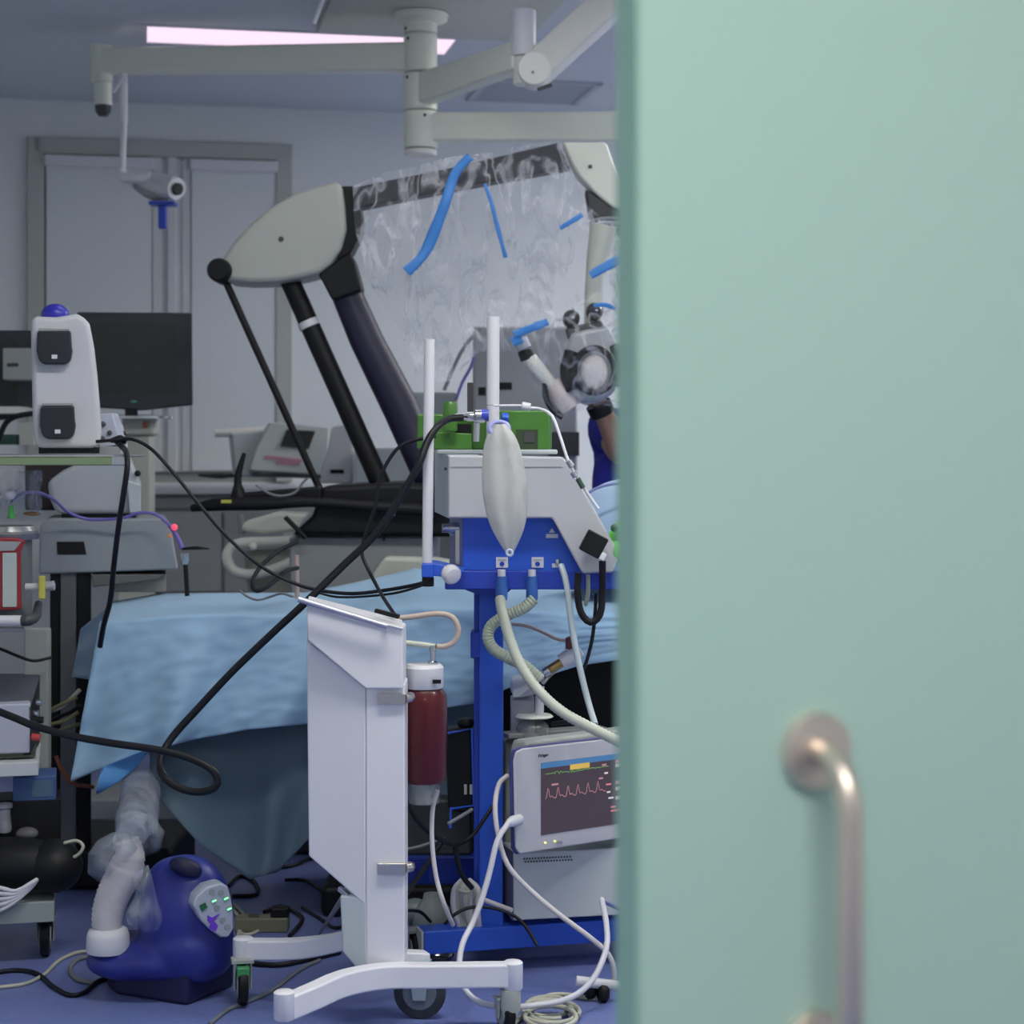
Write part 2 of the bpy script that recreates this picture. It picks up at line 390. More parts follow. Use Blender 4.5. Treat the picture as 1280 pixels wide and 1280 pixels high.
obj('hinge', MB().cyl(dp(.945, .02, 1.8), dp(.945, .02, 1.92), .01), STEEL, door)
# ------------------------------------------------------------ ceiling pendant with booms
YP = 7.05
def X(px, Y=YP): return (px-640)*Y/F_PX
def Z(py, Y=YP): return EYE-(py-HZ)*Y/F_PX
px0 = X(525.5)
pen = thing('ceiling_pendant', 'cream ceiling boom column with three jointed arms, in front of the light panel', 'ceiling boom', (px0, YP, CH))
def L(z0, z1, r, mt, nm, **k): return obj(nm, MB().lathe((px0, YP, 0), [(r-.004, z0), (r, z0+.004), (r, z1-.004), (r-.004, z1)]), mt, pen)
pu, pv = uv(P(396, 41, 1.63*F_PX/519))
obj('ceiling_plate', rbox(MB(), pu, pu+.84, pv-.8, pv, CH-.022, CH-.001), CREAM3, pen, bev=.004)
obj('flange', MB().lathe((px0, YP, CH-.06), [(.07, 0), (.10, .012), (.105, .03), (.105, .036)]), CREAM, pen)
for i, (y0, y1) in enumerate(((12, 43), (44, 91), (93, 138.5), (140, 186))):
    L(Z(y1), Z(y0), .063, CREAM, 'column_section')
L(Z(195), Z(187.5), .061, CREAM2, 'end_cap')
for px, py in ((511, 51), (510, 99), (532, 147), (508, 38)):
    obj('bolt', MB().ball((X(px), YP-math.sqrt(max(0, .063**2-(X(px)-px0)**2)), Z(py)), .006), DKGREY, pen)
def arm(pa, pb, ha, hb, w, mt, nm):
    pa, pb = Vector(pa), Vector(pb); d = (pb-pa).normalized(); sd = d.cross(Vector((0, 0, 1))).normalized()*w/2; up = sd.cross(d).normalized()
    mb = MB(); v = []
    for p, hh in ((pa, ha), (pb, hb)):
        v.append([mb.bm.verts.new(p+sd*sx+up*sz*hh/2) for sx, sz in ((-1, -1), (1, -1), (1, 1), (-1, 1))])
    mb._f(v[0]); mb._f(v[1][::-1])
    for k in range(4): mb._f([v[0][k], v[1][k], v[1][(k+1) % 4], v[0][(k+1) % 4]])
    return obj(nm, mb, mt, pen, bev=.012)
arm((px0, YP, Z(72)), P(128, 77, 7.45), m(36, YP), m(31, 7.45), .08, CREAM, 'boom_arm')
c = P(128, 80, 7.45)
obj('arm_joint', MB().cyl(P(127, 57, 7.45), P(127, 103, 7.45), m(13.5, 7.45)), CREAM, pen, bev=.004)
obj('arm_joint', MB().cyl(P(129, 103, 7.45), P(129, 132, 7.45), m(11, 7.45)), CREAM, pen, bev=.004)
obj('joint_tip', MB().lathe(P(129, 145, 7.45), [(.018, 0), (.030, .015), (.034, .05)]), DKGREY, pen)
arm((px0, YP, Z(113)), P(652, 70, 6.47), m(40, YP), m(37, 6.47), .075, CREAM, 'boom_arm')
obj('arm_joint', MB().cyl(P(654, 13, 6.47), P(654, 71, 6.47), m(16, 6.47)), WHITE2, pen, bev=.005)
obj('arm_joint', MB().cyl(P(655, 71, 6.47), P(655, 107, 6.47), m(14, 6.47)), CREAM2, pen, bev=.008)
obj('pivot_disc', MB().cyl(P(668, 90, 6.47)+Vector((0, -.07, 0)), P(668, 90, 6.47)+Vector((0, .04, 0)), m(21, 6.47), seg=36), CREAM2, pen, bev=.006)
obj('bolt', MB().ball(P(666, 90, 6.39), .005), GREYM, pen)
arm(P(668, 90, 6.47), P(800, -32, 6.3), m(42, 6.47), m(46, 6.3), .07, CREAM2, 'spring_arm')
obj('release_lever', MB().bar(P(672, 112, 6.4), P(690, 106, 6.4), .02, .012), DKGREY, pen, bev=.003)
arm((px0, YP, Z(160)), P(860, 160, 6.95), m(36, YP), m(38, YP), .08, CREAM, 'boom_arm')
obj('arm_joint', MB().cyl(P(783, 104, 6.4), P(783, 138, 6.4), m(11, 6.4)), WHITE2, pen, bev=.004)
obj('hook_rod', MB().cyl(P(408, -12, 6.6), P(392, 30, 6.6), .008), WHITE, pen)
# ------------------------------------------------------------ observation camera on a rod
YC = 7.3
cm = thing('ceiling_camera', 'silver video camera hanging on a thin jointed rod from the left boom', 'video camera', P(155, 95, YC))
obj('rod', MB().cyl(P(154, 92, YC), P(154, 154, YC), m(5.5, YC)), WHITE2, cm, bev=.002)
obj('hook', MB().tube([P(154, 97, YC-.02), P(148, 106, YC-.02), P(141, 115, YC-.02)], m(2.6, YC)), WHITE2, cm)
obj('rod', MB().cyl(P(155, 154, YC), P(153, 216, YC), m(3.8, YC)), WHITE2, cm)
obj('swivel_arm', MB().tube([P(152, 214, YC), P(152, 221, YC-.02), P(170, 223, YC-.05), P(188, 222, YC-.06)], m(7, YC)), WHITE2, cm)
a0, b0 = P(168, 225, YC+.05), P(221, 236, YC-.13)
obj('camera_body', MB().tube([a0, a0.lerp(b0, .12), a0.lerp(b0, .5), a0.lerp(b0, .9), b0], [.022, .038, .046, .046, .042], seg=24), mat('silver plastic', (.62, .62, .66), .3, .3), cm)
dd = (b0-a0).normalized()
obj('lens', MB().cyl(b0-dd*.005, b0+dd*.012, .024), BLACKG, cm, bev=.003)
obj('lower_body', MB().tube([P(172, 232, YC), P(190, 241, YC-.05), P(212, 243, YC-.1)], [.02, .028, .022], seg=18), GREYM, cm)
obj('mount_plate', MB().box(P(204, 255, YC-.06), (.10, .08, .014)), BLUED, cm, bev=.003)
obj('mount_stem', MB().box(P(203.5, 270, YC-.06), (.032, .03, .10)), BLUED, cm, bev=.006)

# ------------------------------------------------------------ operating microscope stand
YM = 6.4; FM = Fr(400, YM)
mic = thing('surgical_microscope', 'large floor microscope with cream counterweight housing and black slanting arms', 'microscope', (X(460, YM), YM, 0))
prof = [(276, 344), (284, 325), (300, 302), (318, 283), (342, 263), (372, 246), (400, 237), (424, 230), (431, 240), (434, 262), (436, 290), (430, 314), (418, 333), (402, 345), (380, 351), (350, 356), (315, 357), (290, 355)]
obj('housing', MB().poly(FM, prof, -.10, .12), mat('housing enamel', (.44, .45, .41), .45, var=.02), mic, bev=.022)
obj('housing_screw', MB().cyl(FM.q(356, 303, -.103), FM.q(356, 303, -.09), .009), DKGREY, mic)
obj('pivot_knob', MB().lathe(FM.q(281, 342, .02), [(.036, 0), (.040, .01), (.040, .15), (.032, .165)], axis=(0, -1, 0)), BLACK, mic)
obj('rear_bracket', MB().poly(FM, [(428, 236), (446, 236), (455, 278), (452, 296), (441, 318), (430, 326), (424, 330)], -.07, .07), BLACK, mic, bev=.008)
obj('arm_socket', MB().poly(FM, [(400, 344), (440, 318), (446, 330), (455, 365), (418, 378)], -.08, .06), BLACK, mic, bev=.01)
obj('push_rod', MB().tube([FM.q(286, 356, -.05), FM.q(402, 612, -.05), FM.q(440, 692, -.05)], m(4.6, YM), smooth=False), BLACK, mic)
obj('slim_arm', MB().tube([FM.q(362, 350, 0), FM.q(479, 612, 0)], m(12.5, YM), seg=20, smooth=False), BLACK, mic)
d = (FM.q(479, 612)-FM.q(362, 350)).normalized(); c = FM.q(386, 405)
obj('clamp_ring', MB().cyl(c-d*.012, c+d*.012, m(13.6, YM)), WHITE2, mic)
obj('main_arm', MB().tube([FM.q(426, 350, 0), FM.q(458, 425, 0), FM.q(500, 508, 0), FM.q(545, 612, 0)], [m(19, YM), m(21, YM), m(23, YM), m(21, YM)], seg=24, smooth=False), NAVYB, mic)
obj('top_beam', MB().poly(FM, [(437, 238), (560, 213), (697, 181), (713, 212), (580, 236), (446, 263)], -.05, .05), mat('beam black', (.010, .010, .018), .6), mic, bev=.006)
# base
obj('base_cover', MB().poly(FM, [(398, 642), (410, 606), (500, 602), (570, 606), (600, 612), (600, 668), (372, 666)], -.22, .25), BLACK, mic, bev=.02)
hb = MB().tube([FM.q(253, 633, -.2), FM.q(285, 628, -.24), FM.q(340, 627, -.26), FM.q(400, 625, -.26), FM.q(470, 630, -.26), FM.q(560, 636, -.26)], [m(4.5, YM), m(8, YM), m(8, YM), m(6, YM), m(6.5, YM), m(7, YM)], seg=14)
obj('handle_bar', hb, BLACK, mic)
obj('handle_shroud', MB().poly(FM, [(288, 624), (312, 614), (360, 610), (410, 606), (410, 622), (330, 624)], -.24, -.16), BLACK, mic, bev=.01)
obj('joystick', MB().tube([FM.q(311, 628, -.22), FM.q(309, 604, -.22), FM.q(310, 590, -.22), FM.q(317, 566, -.22)], [m(13, YM), m(5, YM), m(4.4, YM), m(2.5, YM)]), BLACK, mic)
obj('marker', MB().rect(FM, 292, 622, 304, 626, -.275, -.26), YELL, mic)
obj('lever', MB().tube([FM.q(367, 643, -.24), FM.q(392, 668, -.24)], m(3, YM), smooth=False), BLACK, mic)
obj('base_cabinet', MB().poly(FM, [(368, 668), (545, 668), (545, 745), (500, 900), (372, 900)], -.16, .30), mat('cabinet grey', (.30, .32, .33), .5), mic, bev=.01)
obj('base_cabinet_foot', MB().box((X(460, YM), YM+.08, .12), (.62, .5, .24)), DKGREY, mic, bev=.02)
obj('screw', MB().ball(FM.q(484, 671, -.165), .006), DKGREY, mic)
obj('knob', MB().ball(FM.q(497, 640, -.225), .008), STEEL, mic)
# optics head under the plastic
YH = 6.05; FH = Fr(735, YH)
oh = thing('optics_head', 'microscope head with two round black knobs under clear plastic beside the surgeon', 'microscope head', P(740, 480, YH))
obj('body', MB().poly(FH, [(712, 415), (760, 405), (775, 440), (770, 490), (745, 505), (712, 500), (700, 470)], -.02, .14), mat('optics grey', (.40, .41, .45), .35, .2), oh, bev=.02)
obj('handle_ring', MB().ring(FH.q(742, 464, -.06), m(25, YH), m(4.2, YH), sy=1.1), BLACK, oh)
obj('white_cloth', MB().ball(FH.q(742, 466, -.045), m(18, YH), (.95, .35, 1.2)), mat('white cap', (.72, .68, .68), .7), oh)
for k, (x, y) in enumerate(((714, 400), (743, 391))):
    kb = obj('focus_knob', MB().lathe(FH.q(x, y, .03), [(.022, 0), (.027, .01), (.027, .05), (.019, .062)], axis=(0, -1, .1)), BLACKG, oh)
    obj('knob_cap', MB().ball(FH.q(x+2, y-2, -.032), .006), STEEL, kb)
obj('knob_bracket', MB().poly(FH, [(706, 410), (752, 400), (760, 425), (748, 440), (712, 430)], -.01, .06), DKGREY, oh, bev=.01)
obj('grip', MB().tube([FH.q(714, 440, -.01), FH.q(708, 465, -.02), FH.q(716, 488, -.02)], m(9, YH)), BLACK, oh)
obj('grip', MB().tube([FH.q(768, 432, -.01), FH.q(775, 455, -.02), FH.q(768, 482, -.02)], m(8, YH)), BLACK, oh)
obj('lens_barrel', MB().tube([FH.q(690, 478, 0), FH.q(712, 512, .0)], [m(12, YH), m(16, YH)], seg=20, smooth=False), mat('pale barrel', (.62, .54, .55), .35), oh)
obj('neck_arm', MB().tube([FH.q(742, 415, .05), FH.q(745, 340, .08), FH.q(756, 280, .1)], [m(12, YH), m(12, YH), m(18, YH)]), CREAM3, oh)
ey = obj('eyepiece_tube', MB().tube([FH.q(690, 482, -.01), FH.q(672, 462, -.02), FH.q(662, 448, -.02)], [m(8, YH), m(10, YH), m(9, YH)], seg=18), CREAM2, oh)
obj('eyecup', MB().cyl(FH.q(660, 450, -.02), FH.q(656, 438, -.02), m(9.5, YH)), BLACK, ey, bev=.003)
obj('eyecup', MB().cyl(FH.q(656, 437, -.02), FH.q(650, 424, -.02), m(9, YH)), mat('pale eyecup', (.5, .55, .62), .4), ey, bev=.003)
obj('strap', MB().tube([FH.q(681, 476, -.02), FH.q(682, 496, -.03), FH.q(690, 512, -.03), FH.q(703, 522, -.03)], m(3.8, YH)), BLACK, oh)
# microscope carrier above (cream bracket)
YB = 6.5; FB = Fr(740, YB)
br = thing('lamp_bracket', 'cream wedge shaped bracket hanging under the right boom next to the door', 'bracket', P(740, 265, YB))
obj('housing', MB().poly(FB, [(702, 180), (757, 180), (766, 205), (779, 235), (782, 264), (766, 262), (745, 246), (722, 222), (712, 205)], -.05, .06), CREAM, br, bev=.012)
obj('screw', MB().ball(FB.q(737, 211, -.052), .007), DKGREY, br)
obj('lower_cover', MB().poly(FB, [(731, 238), (746, 247), (766, 262), (782, 265), (780, 275), (736, 273)], -.04, .05), DKGREY, br, bev=.008)
for k, (dy, r) in enumerate(((281, 20), (287, 17))): obj('cable_loop', MB().ring(FB.q(762, dy, -.01), m(r, YB), m(2.5, YB), axis=(0, .5, 1), sx=1.2, sy=.7), GREYM, br)
# plastic sterile drape
def crumple(p, s=1.0):
    n = noise.noise(p*3.1)*.05+noise.noise(p*9.0)*.022+noise.noise(p*23)*.009
    return n*s
top = [(440, 234), (480, 214), (560, 196), (640, 183), (702, 178), (730, 250), (755, 275), (785, 280)]
bot = [(520, 470), (525, 480), (560, 476), (600, 440), (650, 440), (690, 460), (730, 470), (785, 470)]
lef = [(440, 238), (446, 300), (462, 390), (500, 450), (520, 470)]
def lerp_poly(pl, t):
    n = len(pl)-1; i = min(n-1, int(t*n)); f = t*n-i
    return Vector(((pl[i][0]*(1-f)+pl[i+1][0]*f), (pl[i][1]*(1-f)+pl[i+1][1]*f)))
def film_fn(Y0):
    def fn(u, v):
        a, b = lerp_poly(top, u), lerp_poly(bot, u)
        q = a.lerp(b, v)
        L_ = lerp_poly(lef, v); q.x += (L_.x-lerp_poly(top, 0).lerp(lerp_poly(bot, 0), v).x)*(1-u)**2
        Y = Y0-.10*math.sin(PI*min(1, v*1.2+.1))
        p = P(q.x, q.y, Y); p.y += crumple(p*1.0, 1.3); p.x += noise.noise(p*6)*.008; p.z += noise.noise(p*7+Vector((3, 1, 2)))*.010
        return p
    return fn
sd = thing('sterile_cover', 'crinkled clear plastic sterile cover hanging over the black microscope beam', 'plastic cover', P(600, 480, 6.2))
obj('front_sheet', MB().grid(film_fn(6.12 if False else 6.25), 90, 60), FILM, sd, smooth=180)
hp_ = [(655, 350), (700, 372), (760, 362), (790, 380), (792, 470), (776, 505), (735, 512), (700, 522), (668, 488), (640, 440), (640, 410), (655, 350)]
def head_film(u, v):
    q = Vector((715, 438)).lerp(lerp_poly(hp_, u), v); p = P(q.x, q.y, 5.88+.10*v*v); p.y += .03*noise.noise(p*16); p.x += .006*noise.noise(p*30); return p
obj('head_sheet', MB().grid(head_film, 70, 24), FILMH, sd, smooth=180)
def strap(pts, wpx, Y):
    for _ in range(2):
        q_ = [pts[0]]
        for a, b in zip(pts, pts[1:]): q_ += [(a[0]*.75+b[0]*.25, a[1]*.75+b[1]*.25), (a[0]*.25+b[0]*.75, a[1]*.25+b[1]*.75)]
        pts = q_+[pts[-1]]
    def fn(u, v):
        q = lerp_poly(pts, v); q2 = lerp_poly(pts, min(1, v+.03)); q1 = lerp_poly(pts, max(0, v-.03)); d = (q2-q1).normalized(); nrm = Vector((-d.y, d.x))
        q = q+nrm*(u-.5)*wpx*(1+.5*noise.noise(Vector((v*4, Y, 0))))
        p = P(q.x, q.y, Y); p.y += crumple(p)*.4; return p
    return MB().grid(fn, 3, 24)
for pts, w, Y in (([(588, 196), (568, 215), (560, 245), (545, 285), (530, 320), (508, 340)], 13, 6.10), ([(606, 230), (614, 252), (622, 285), (632, 322)], 5, 6.10), ([(642, 418), (665, 410), (685, 402)], 9, 5.92), ([(640, 428), (652, 422)], 12, 5.93), ([(738, 344), (755, 334), (780, 322)], 11, 5.98), ([(742, 382), (756, 380), (770, 386)], 5, 5.93), ([(700, 285), (715, 276), (728, 268)], 6, 6.05)):
    obj('blue_tape', strap(pts, w, Y), TAPE, sd, solid=.0015)['label'] = 'bright blue tape strip'
# grey tower behind the plastic cover
YT = 7.0; FT = Fr(600, YT)
tw = thing('equipment_tower', 'tall grey cabinet with small black labels behind the clear plastic cover', 'cabinet', (X(650, YT), YT+.1, 0))
obj('cabinet_body', MB().rect(FT, 591, 408, 722, 740, 0, .4), mat('tower grey', (.36, .38, .40), .5), tw, bev=.012)
obj('cabinet_base', MB().box((X(655, YT), YT+.2, .2), (.42, .42, .40)), DKGREY, tw, bev=.02)
obj('lower_panel', MB().rect(FT, 686, 540, 724, 570, -.01, 0), DKGREY, tw)
for r in ((598, 484, 607, 494), (624, 478, 640, 487)): obj('label', MB().rect(FT, *r, -.004, 0), BLACK, tw)
t = tag(obj('curved_tube', MB().tube([P(555, 488, 6.7), P(566, 462, 6.7), P(579, 436, 6.7), P(600, 410, 6.7)], m(2.4, 6.7)), CABLEG), 'grey green curved tube between the two white poles behind the plastic cover', 'tube')
t = tag(obj('violet_tube', MB().tube([P(570, 500, 6.68), P(578, 478, 6.68), P(588, 460, 6.68), P(593, 446, 6.68)], m(2, 6.68)), PURPLE), 'short pale violet tube beside the grey green curved tube', 'tube')
YW = 7.2; FW = Fr(480, YW)
g = thing('wall_cabinet', 'wide pale grey equipment cabinet behind the black slanting microscope arms', 'cabinet', (X(500, YW), YW+.1, 0))
obj('cabinet_body', MB().rect(FW, 443, 560, 586, 605, 0, .35), GREYW, g, bev=.01)
obj('lower_body', MB().box((X(505, YW), YW+.18, .6), (.42, .33, 1.2)), GREYM, g, bev=.01)
obj('top_lid', MB().rect(FW, 512, 490, 570, 560, .05, .3), GREYW, g, bev=.01)
# ------------------------------------------------------------ things by the back window
YD = 7.6; FD = Fr(335, YD, 11)
ws = thing('window_cabinet', 'low grey green cabinet under the window sill behind the microscope', 'cabinet', P(300, 740, 8.2))
Fc = Fr(240, 8.3, 11.2)
obj('carcass', MB().rect(Fc, 186, 618, 372, 960, 0, .45), mat('cupboard grey', (.24, .25, .25), .55), ws, bev=.006)
obj('worktop', MB().rect(Fc, 182, 610, 376, 618, -.03, .47), mat('worktop grey', (.42, .43, .46), .5), ws, bev=.004)
obj('drawer', MB().rect(Fc, 190, 622, 276, 636, -.012, 0), mat('recess shade grey', (.17, .18, .18), .6), ws, bev=.003)  # stands for the dark recess below the sill, shade put into its colour
obj('door', MB().rect(Fc, 190, 640, 276, 740, -.012, 0), mat('cupboard door grey', (.26, .27, .27), .55), ws, bev=.003)
obj('door', MB().rect(Fc, 280, 640, 368, 740, -.012, 0), mat('cupboard door grey', (.26, .27, .27), .55), ws, bev=.003)
cn = thing('keyboard_console', 'white sloping console with a small dark display and pink lettering by the window', 'console', P(350, 610, YD))
obj('sloping_panel', MB().poly(FD, [(338, 528), (372, 530), (412, 534), (408, 594), (312, 588), (320, 560)], 0, .10), mat('pale green white', (.52, .57, .57), .45), cn, bev=.006)
obj('display', MB().poly(FD, [(358, 537), (394, 539), (386, 561), (350, 558)], -.008, 0), SCRN, cn)
pk = MB()
for k in range(13): pk.rect(FD, 331+k*3.6, 569+.4*k, 333.6+k*3.6, 573.5+.4*k, -.004, 0)
for k in range(8): pk.rect(FD, 346+k*3.6, 576+.3*k, 348.4+k*3.6, 580+.3*k, -.004, 0)
obj('lettering', pk, PINK, cn)
obj('rear_body', MB().poly(FD, [(290, 541), (340, 538), (412, 534), (438, 536), (438, 600), (296, 596)], .10, .35), GREYW, cn, bev=.01)
obj('side_arm', MB().tube([FD.q(270, 541, .15), FD.q(300, 540, .15), FD.q(334, 538, .15)], m(5.5, YD)), CREAM2, cn)
obj('stand', MB().box(P(372, 800, YD)+Vector((0, .2, 0))-Vector((0, 0, P(372, 800, YD).z/2-.28)), (.16, .16, 1.1)), CREAM3, cn, bev=.01)
obj('foot', MB().box((X(372, YD), YD+.2, .03), (.4, .34, .06)), GREYM, cn, bev=.01)
hc = thing('white_housing', 'small white box with a dark slot behind the slim black microscope arm', 'equipment box', P(425, 605, 7.4))
Fh = Fr(420, 7.4)
obj('body', MB().poly(Fh, [(416, 532), (432, 530), (440, 548), (440, 604), (398, 604), (400, 590), (410, 560)], 0, .18), WHITE2, hc, bev=.008)
obj('slot', MB().rect(Fh, 413, 587, 430, 592, -.004, 0), BLACK, hc)
obj('stand_plate', MB().box((X(420, 7.4), 7.5, .59), (.14, .14, 1.18)), CREAM3, hc, bev=.01)
ch = thing('cream_arm_chair', 'cream chair frame with a rounded tubular armrest behind the draped table', 'chair', P(330, 760, 6.9))
YA = 6.9
obj('armrest', MB().tube([P(372, 676, YA), P(340, 677, YA), P(300, 679, YA), P(286, 688, YA), P(284, 700, YA), P(292, 713, YA), P(310, 718, YA), P(335, 714, YA), P(372, 700, YA)], m(6.5, YA), seg=14), CREAM2, ch)
obj('cushion', MB().poly(Fr(330, YA), [(304, 652), (345, 640), (385, 642), (372, 664), (330, 668), (300, 664)], 0, .16), CREAM, ch, bev=.02)
obj('upright', MB().tube([P(302, 668, YA+.1), P(302, 655, YA+.1), P(300, 643, YA+.1)], m(4, YA)), GREYM, ch)
obj('back_panel', MB().poly(Fr(330, YA), [(300, 690), (372, 684), (372, 770), (310, 770)], .06, .14), mat('olive cream', (.36, .37, .31), .6), ch, bev=.02)
obj('knob', MB().ball(P(316, 683, YA-.05), .015), CREAM2, ch)
for k in (-1, 1): obj('leg', MB().cyl((X(335, YA)+k*.09, YA+.1, 0), (X(335, YA)+k*.09, YA+.1, EYE-(765-HZ)*YA/F_PX), .018), GREYM, ch)
cp = thing('cream_side_panel', 'cream rounded headrest pad behind the drape to the left of the thin white pole', 'pad', P(505, 722, 6.0))
obj('pad', MB().poly(Fr(505, 6.0), [(468, 714), (480, 696), (545, 698), (580, 704), (590, 740), (455, 740)], 0, .1), CREAM3, cp, bev=.015)
obj('support', MB().box((X(520, 6.0), 6.05, .47), (.1, .08, .9)), GREYM, cp)
# ------------------------------------------------------------ monitors at the left
def monitor(x0, y0, x1, y1, Y, label, logo=False, stand=True):
    F = Fr((x0+x1)/2, Y, 9); t = thing('monitor', label, 'monitor', P((x0+x1)/2, y1+14, Y))
    obj('casing', MB().poly(F, [(x0, y0), (x1, y0+1), (x1+1, y1-10), ((x0+x1)/2+10, y1-3), (x0, y1-8)], 0, .05), mat('monitor casing', (.022, .024, .034), .35), t, bev=.006)
    obj('screen', MB().rect(F, x0+10, y0+13, x1-18, y1-24, -.002, .004), SCRN, t)
    if logo: obj('logo', MB().ball(F.q((x0+x1)/2-1, y1-14, -.002), .012, (1, .15, .4)), mat('teal logo', (.1, .32, .28), .4), t)
    if stand:
        obj('neck', MB().rect(F, (x0+x1)/2-12, y1-6, (x0+x1)/2+4, y1+2, .01, .04), BLACK, t)
        obj('stand_plate', MB().lathe(F.q((x0+x1)/2-2, y1+3, .03), [(.15, -.012), (.15, -.004), (.05, .004)], sy=.6), STEEL, t)
    return t
monitor(96, 390, 240, 516, 6.9, 'black flat monitor switched off, standing right of the tall white console', True)
monitor(-95, 412, 41, 530, 7.0, 'dark monitor cut by the left edge of the picture, behind the tall white console', stand=False)
t = thing('socket_box', 'small pale grey box in front of the dark monitor at the left edge', 'box', P(20, 475, 6.8))
obj('body', MB().rect(Fr(20, 6.8), 3, 435, 41, 475, 0, .1), mat('box grey', (.34, .36, .35), .6), t, bev=.006)
obj('slot', MB().rect(Fr(20, 6.8), 9, 454, 23, 458, -.004, 0), DKGREY, t)
tr = thing('monitor_trolley', 'cream monitor column with a red button below the black flat monitor', 'monitor stand', (X(175, 6.95), 6.95, 0))
obj('head', MB().rect(Fr(175, 6.93), 152, 519, 192, 544, 0, .12), CREAM3, tr, bev=.01)
obj('column', MB().rect(Fr(175, 6.95), 146, 544, 188, 920, 0, .1), CREAM3, tr, bev=.01)
obj('button', MB().rect(Fr(175, 6.93), 179, 527, 184, 535, -.01, 0), mat('orange red', (.45, .08, .04), .4), tr, bev=.002)
obj('foot', MB().box((X(166, 6.95), 7.0, .04), (.4, .4, .08)), GREYM, tr, bev=.01)
mt = thing('monitor_shelf', 'cream shelf edge with black cable loop behind the tall white console', 'shelf', P(15, 516, 7.0))
obj('board', MB().poly(Fr(15, 6.9), [(-60, 508), (24, 508), (40, 513), (24, 517), (-60, 517)], 0, .3), CREAM2, mt, bev=.004)
obj('upright', MB().box((X(-40, 7.1), 7.1, (P(0, 517, 6.9).z)/2), (.1, .1, P(0, 517, 6.9).z)), GREYM, mt)
obj('under_box', MB().rect(Fr(15, 6.95), 24, 528, 42, 556, 0, .1), CREAM3, mt)
obj('green_box', MB().rect(Fr(15, 6.95), -30, 543, 20, 556, 0, .1), mat('dark green', (.02, .07, .05), .5), mt)
tag(obj('loop_cable', MB().tube([P(42, 517, 6.75), P(22, 520, 6.75), P(8, 528, 6.75), P(0, 545, 6.75), P(-8, 570, 6.75)], m(3.5, 6.75)), CABLEK), 'thick black cable curving down at the far left edge below the dark monitor', 'cable')
# grey printer and grey cabinet on a dark pillar trolley
YG = 5.75; FG = Fr(110, YG, 11)
gc = thing('imaging_cart', 'grey cart with a wide box body and black slot on dark upright posts', 'equipment cart', (X(130, YG), YG+.1, 0))
obj('box_body', MB().poly(FG, [(50, 655), (60, 648), (206, 648), (214, 660), (223, 712), (115, 716), (48, 718)], 0, .34), mat('cart grey', (.27, .295, .325), .5), gc, bev=.008)
obj('slot', MB().poly(FG, [(71, 677), (105, 677), (108, 693), (72, 693)], -.003, .0), BLACK, gc)
obj('drawer_front', MB().poly(FG, [(114, 718), (205, 718), (200, 724), (142, 731), (116, 734)], .0, .3), mat('dim grey', (.12, .125, .12), .6), gc, bev=.004)
for x0, x1, mt_ in ((62, 74, BLACK), (75, 95, mat('post grey', (.14, .145, .16), .5)), (96, 113, BLACK)):
    obj('post', MB().rect(FG, x0, 716, x1, 1062, .02, .1), mt_, gc, bev=.003)
obj('lower_panel', MB().poly(FG, [(140, 732), (208, 718), (208, 742), (140, 742)], .05, .3), mat('beige grey', (.27, .26, .24), .6), gc, bev=.005)
obj('base', MB().box((X(130, YG), YG+.2, .065), (.42, .45, .13)), BLACK, gc, bev=.02)
pr = thing('printer', 'pale grey rounded printer standing on the grey cart left of the table', 'printer', P(115, 645, YG))
obj('casing', MB().poly(FG, [(58, 603), (78, 588), (100, 578), (160, 566), (170, 590), (176, 605), (175, 643), (70, 643), (62, 625)], .03, .30), mat('printer grey', (.40, .425, .46), .45), pr, bev=.018)
obj('side_cover', MB().poly(FG, [(158, 600), (176, 606), (176, 640), (162, 642)], .0, .04), mat('printer pale', (.46, .49, .52), .45), pr, bev=.004)
obj('feet', MB().rect(FG, 76, 642, 170, 648, .05, .28), BLACK, pr)
obj('knob', MB().ball(FG.q(172, 592, .02), .010), BLACK, pr)
obj('rear_stand', MB().poly(FG, [(120, 520), (140, 518), (152, 530), (160, 560), (126, 566)], .12, .26), WHITE2, pr, bev=.01)
obj('knob', MB().ball(FG.q(153, 542, .1), .010), BLACK, pr)
bx = thing('black_case', 'black case behind the grey printer under the metal shelf', 'case', P(60, 645, 5.95))
obj('body', MB().rect(Fr(60, 5.98, 11), 28, 575, 110, 640, .13, .3), mat('case black red', (.022, .012, .014), .5), bx, bev=.01)
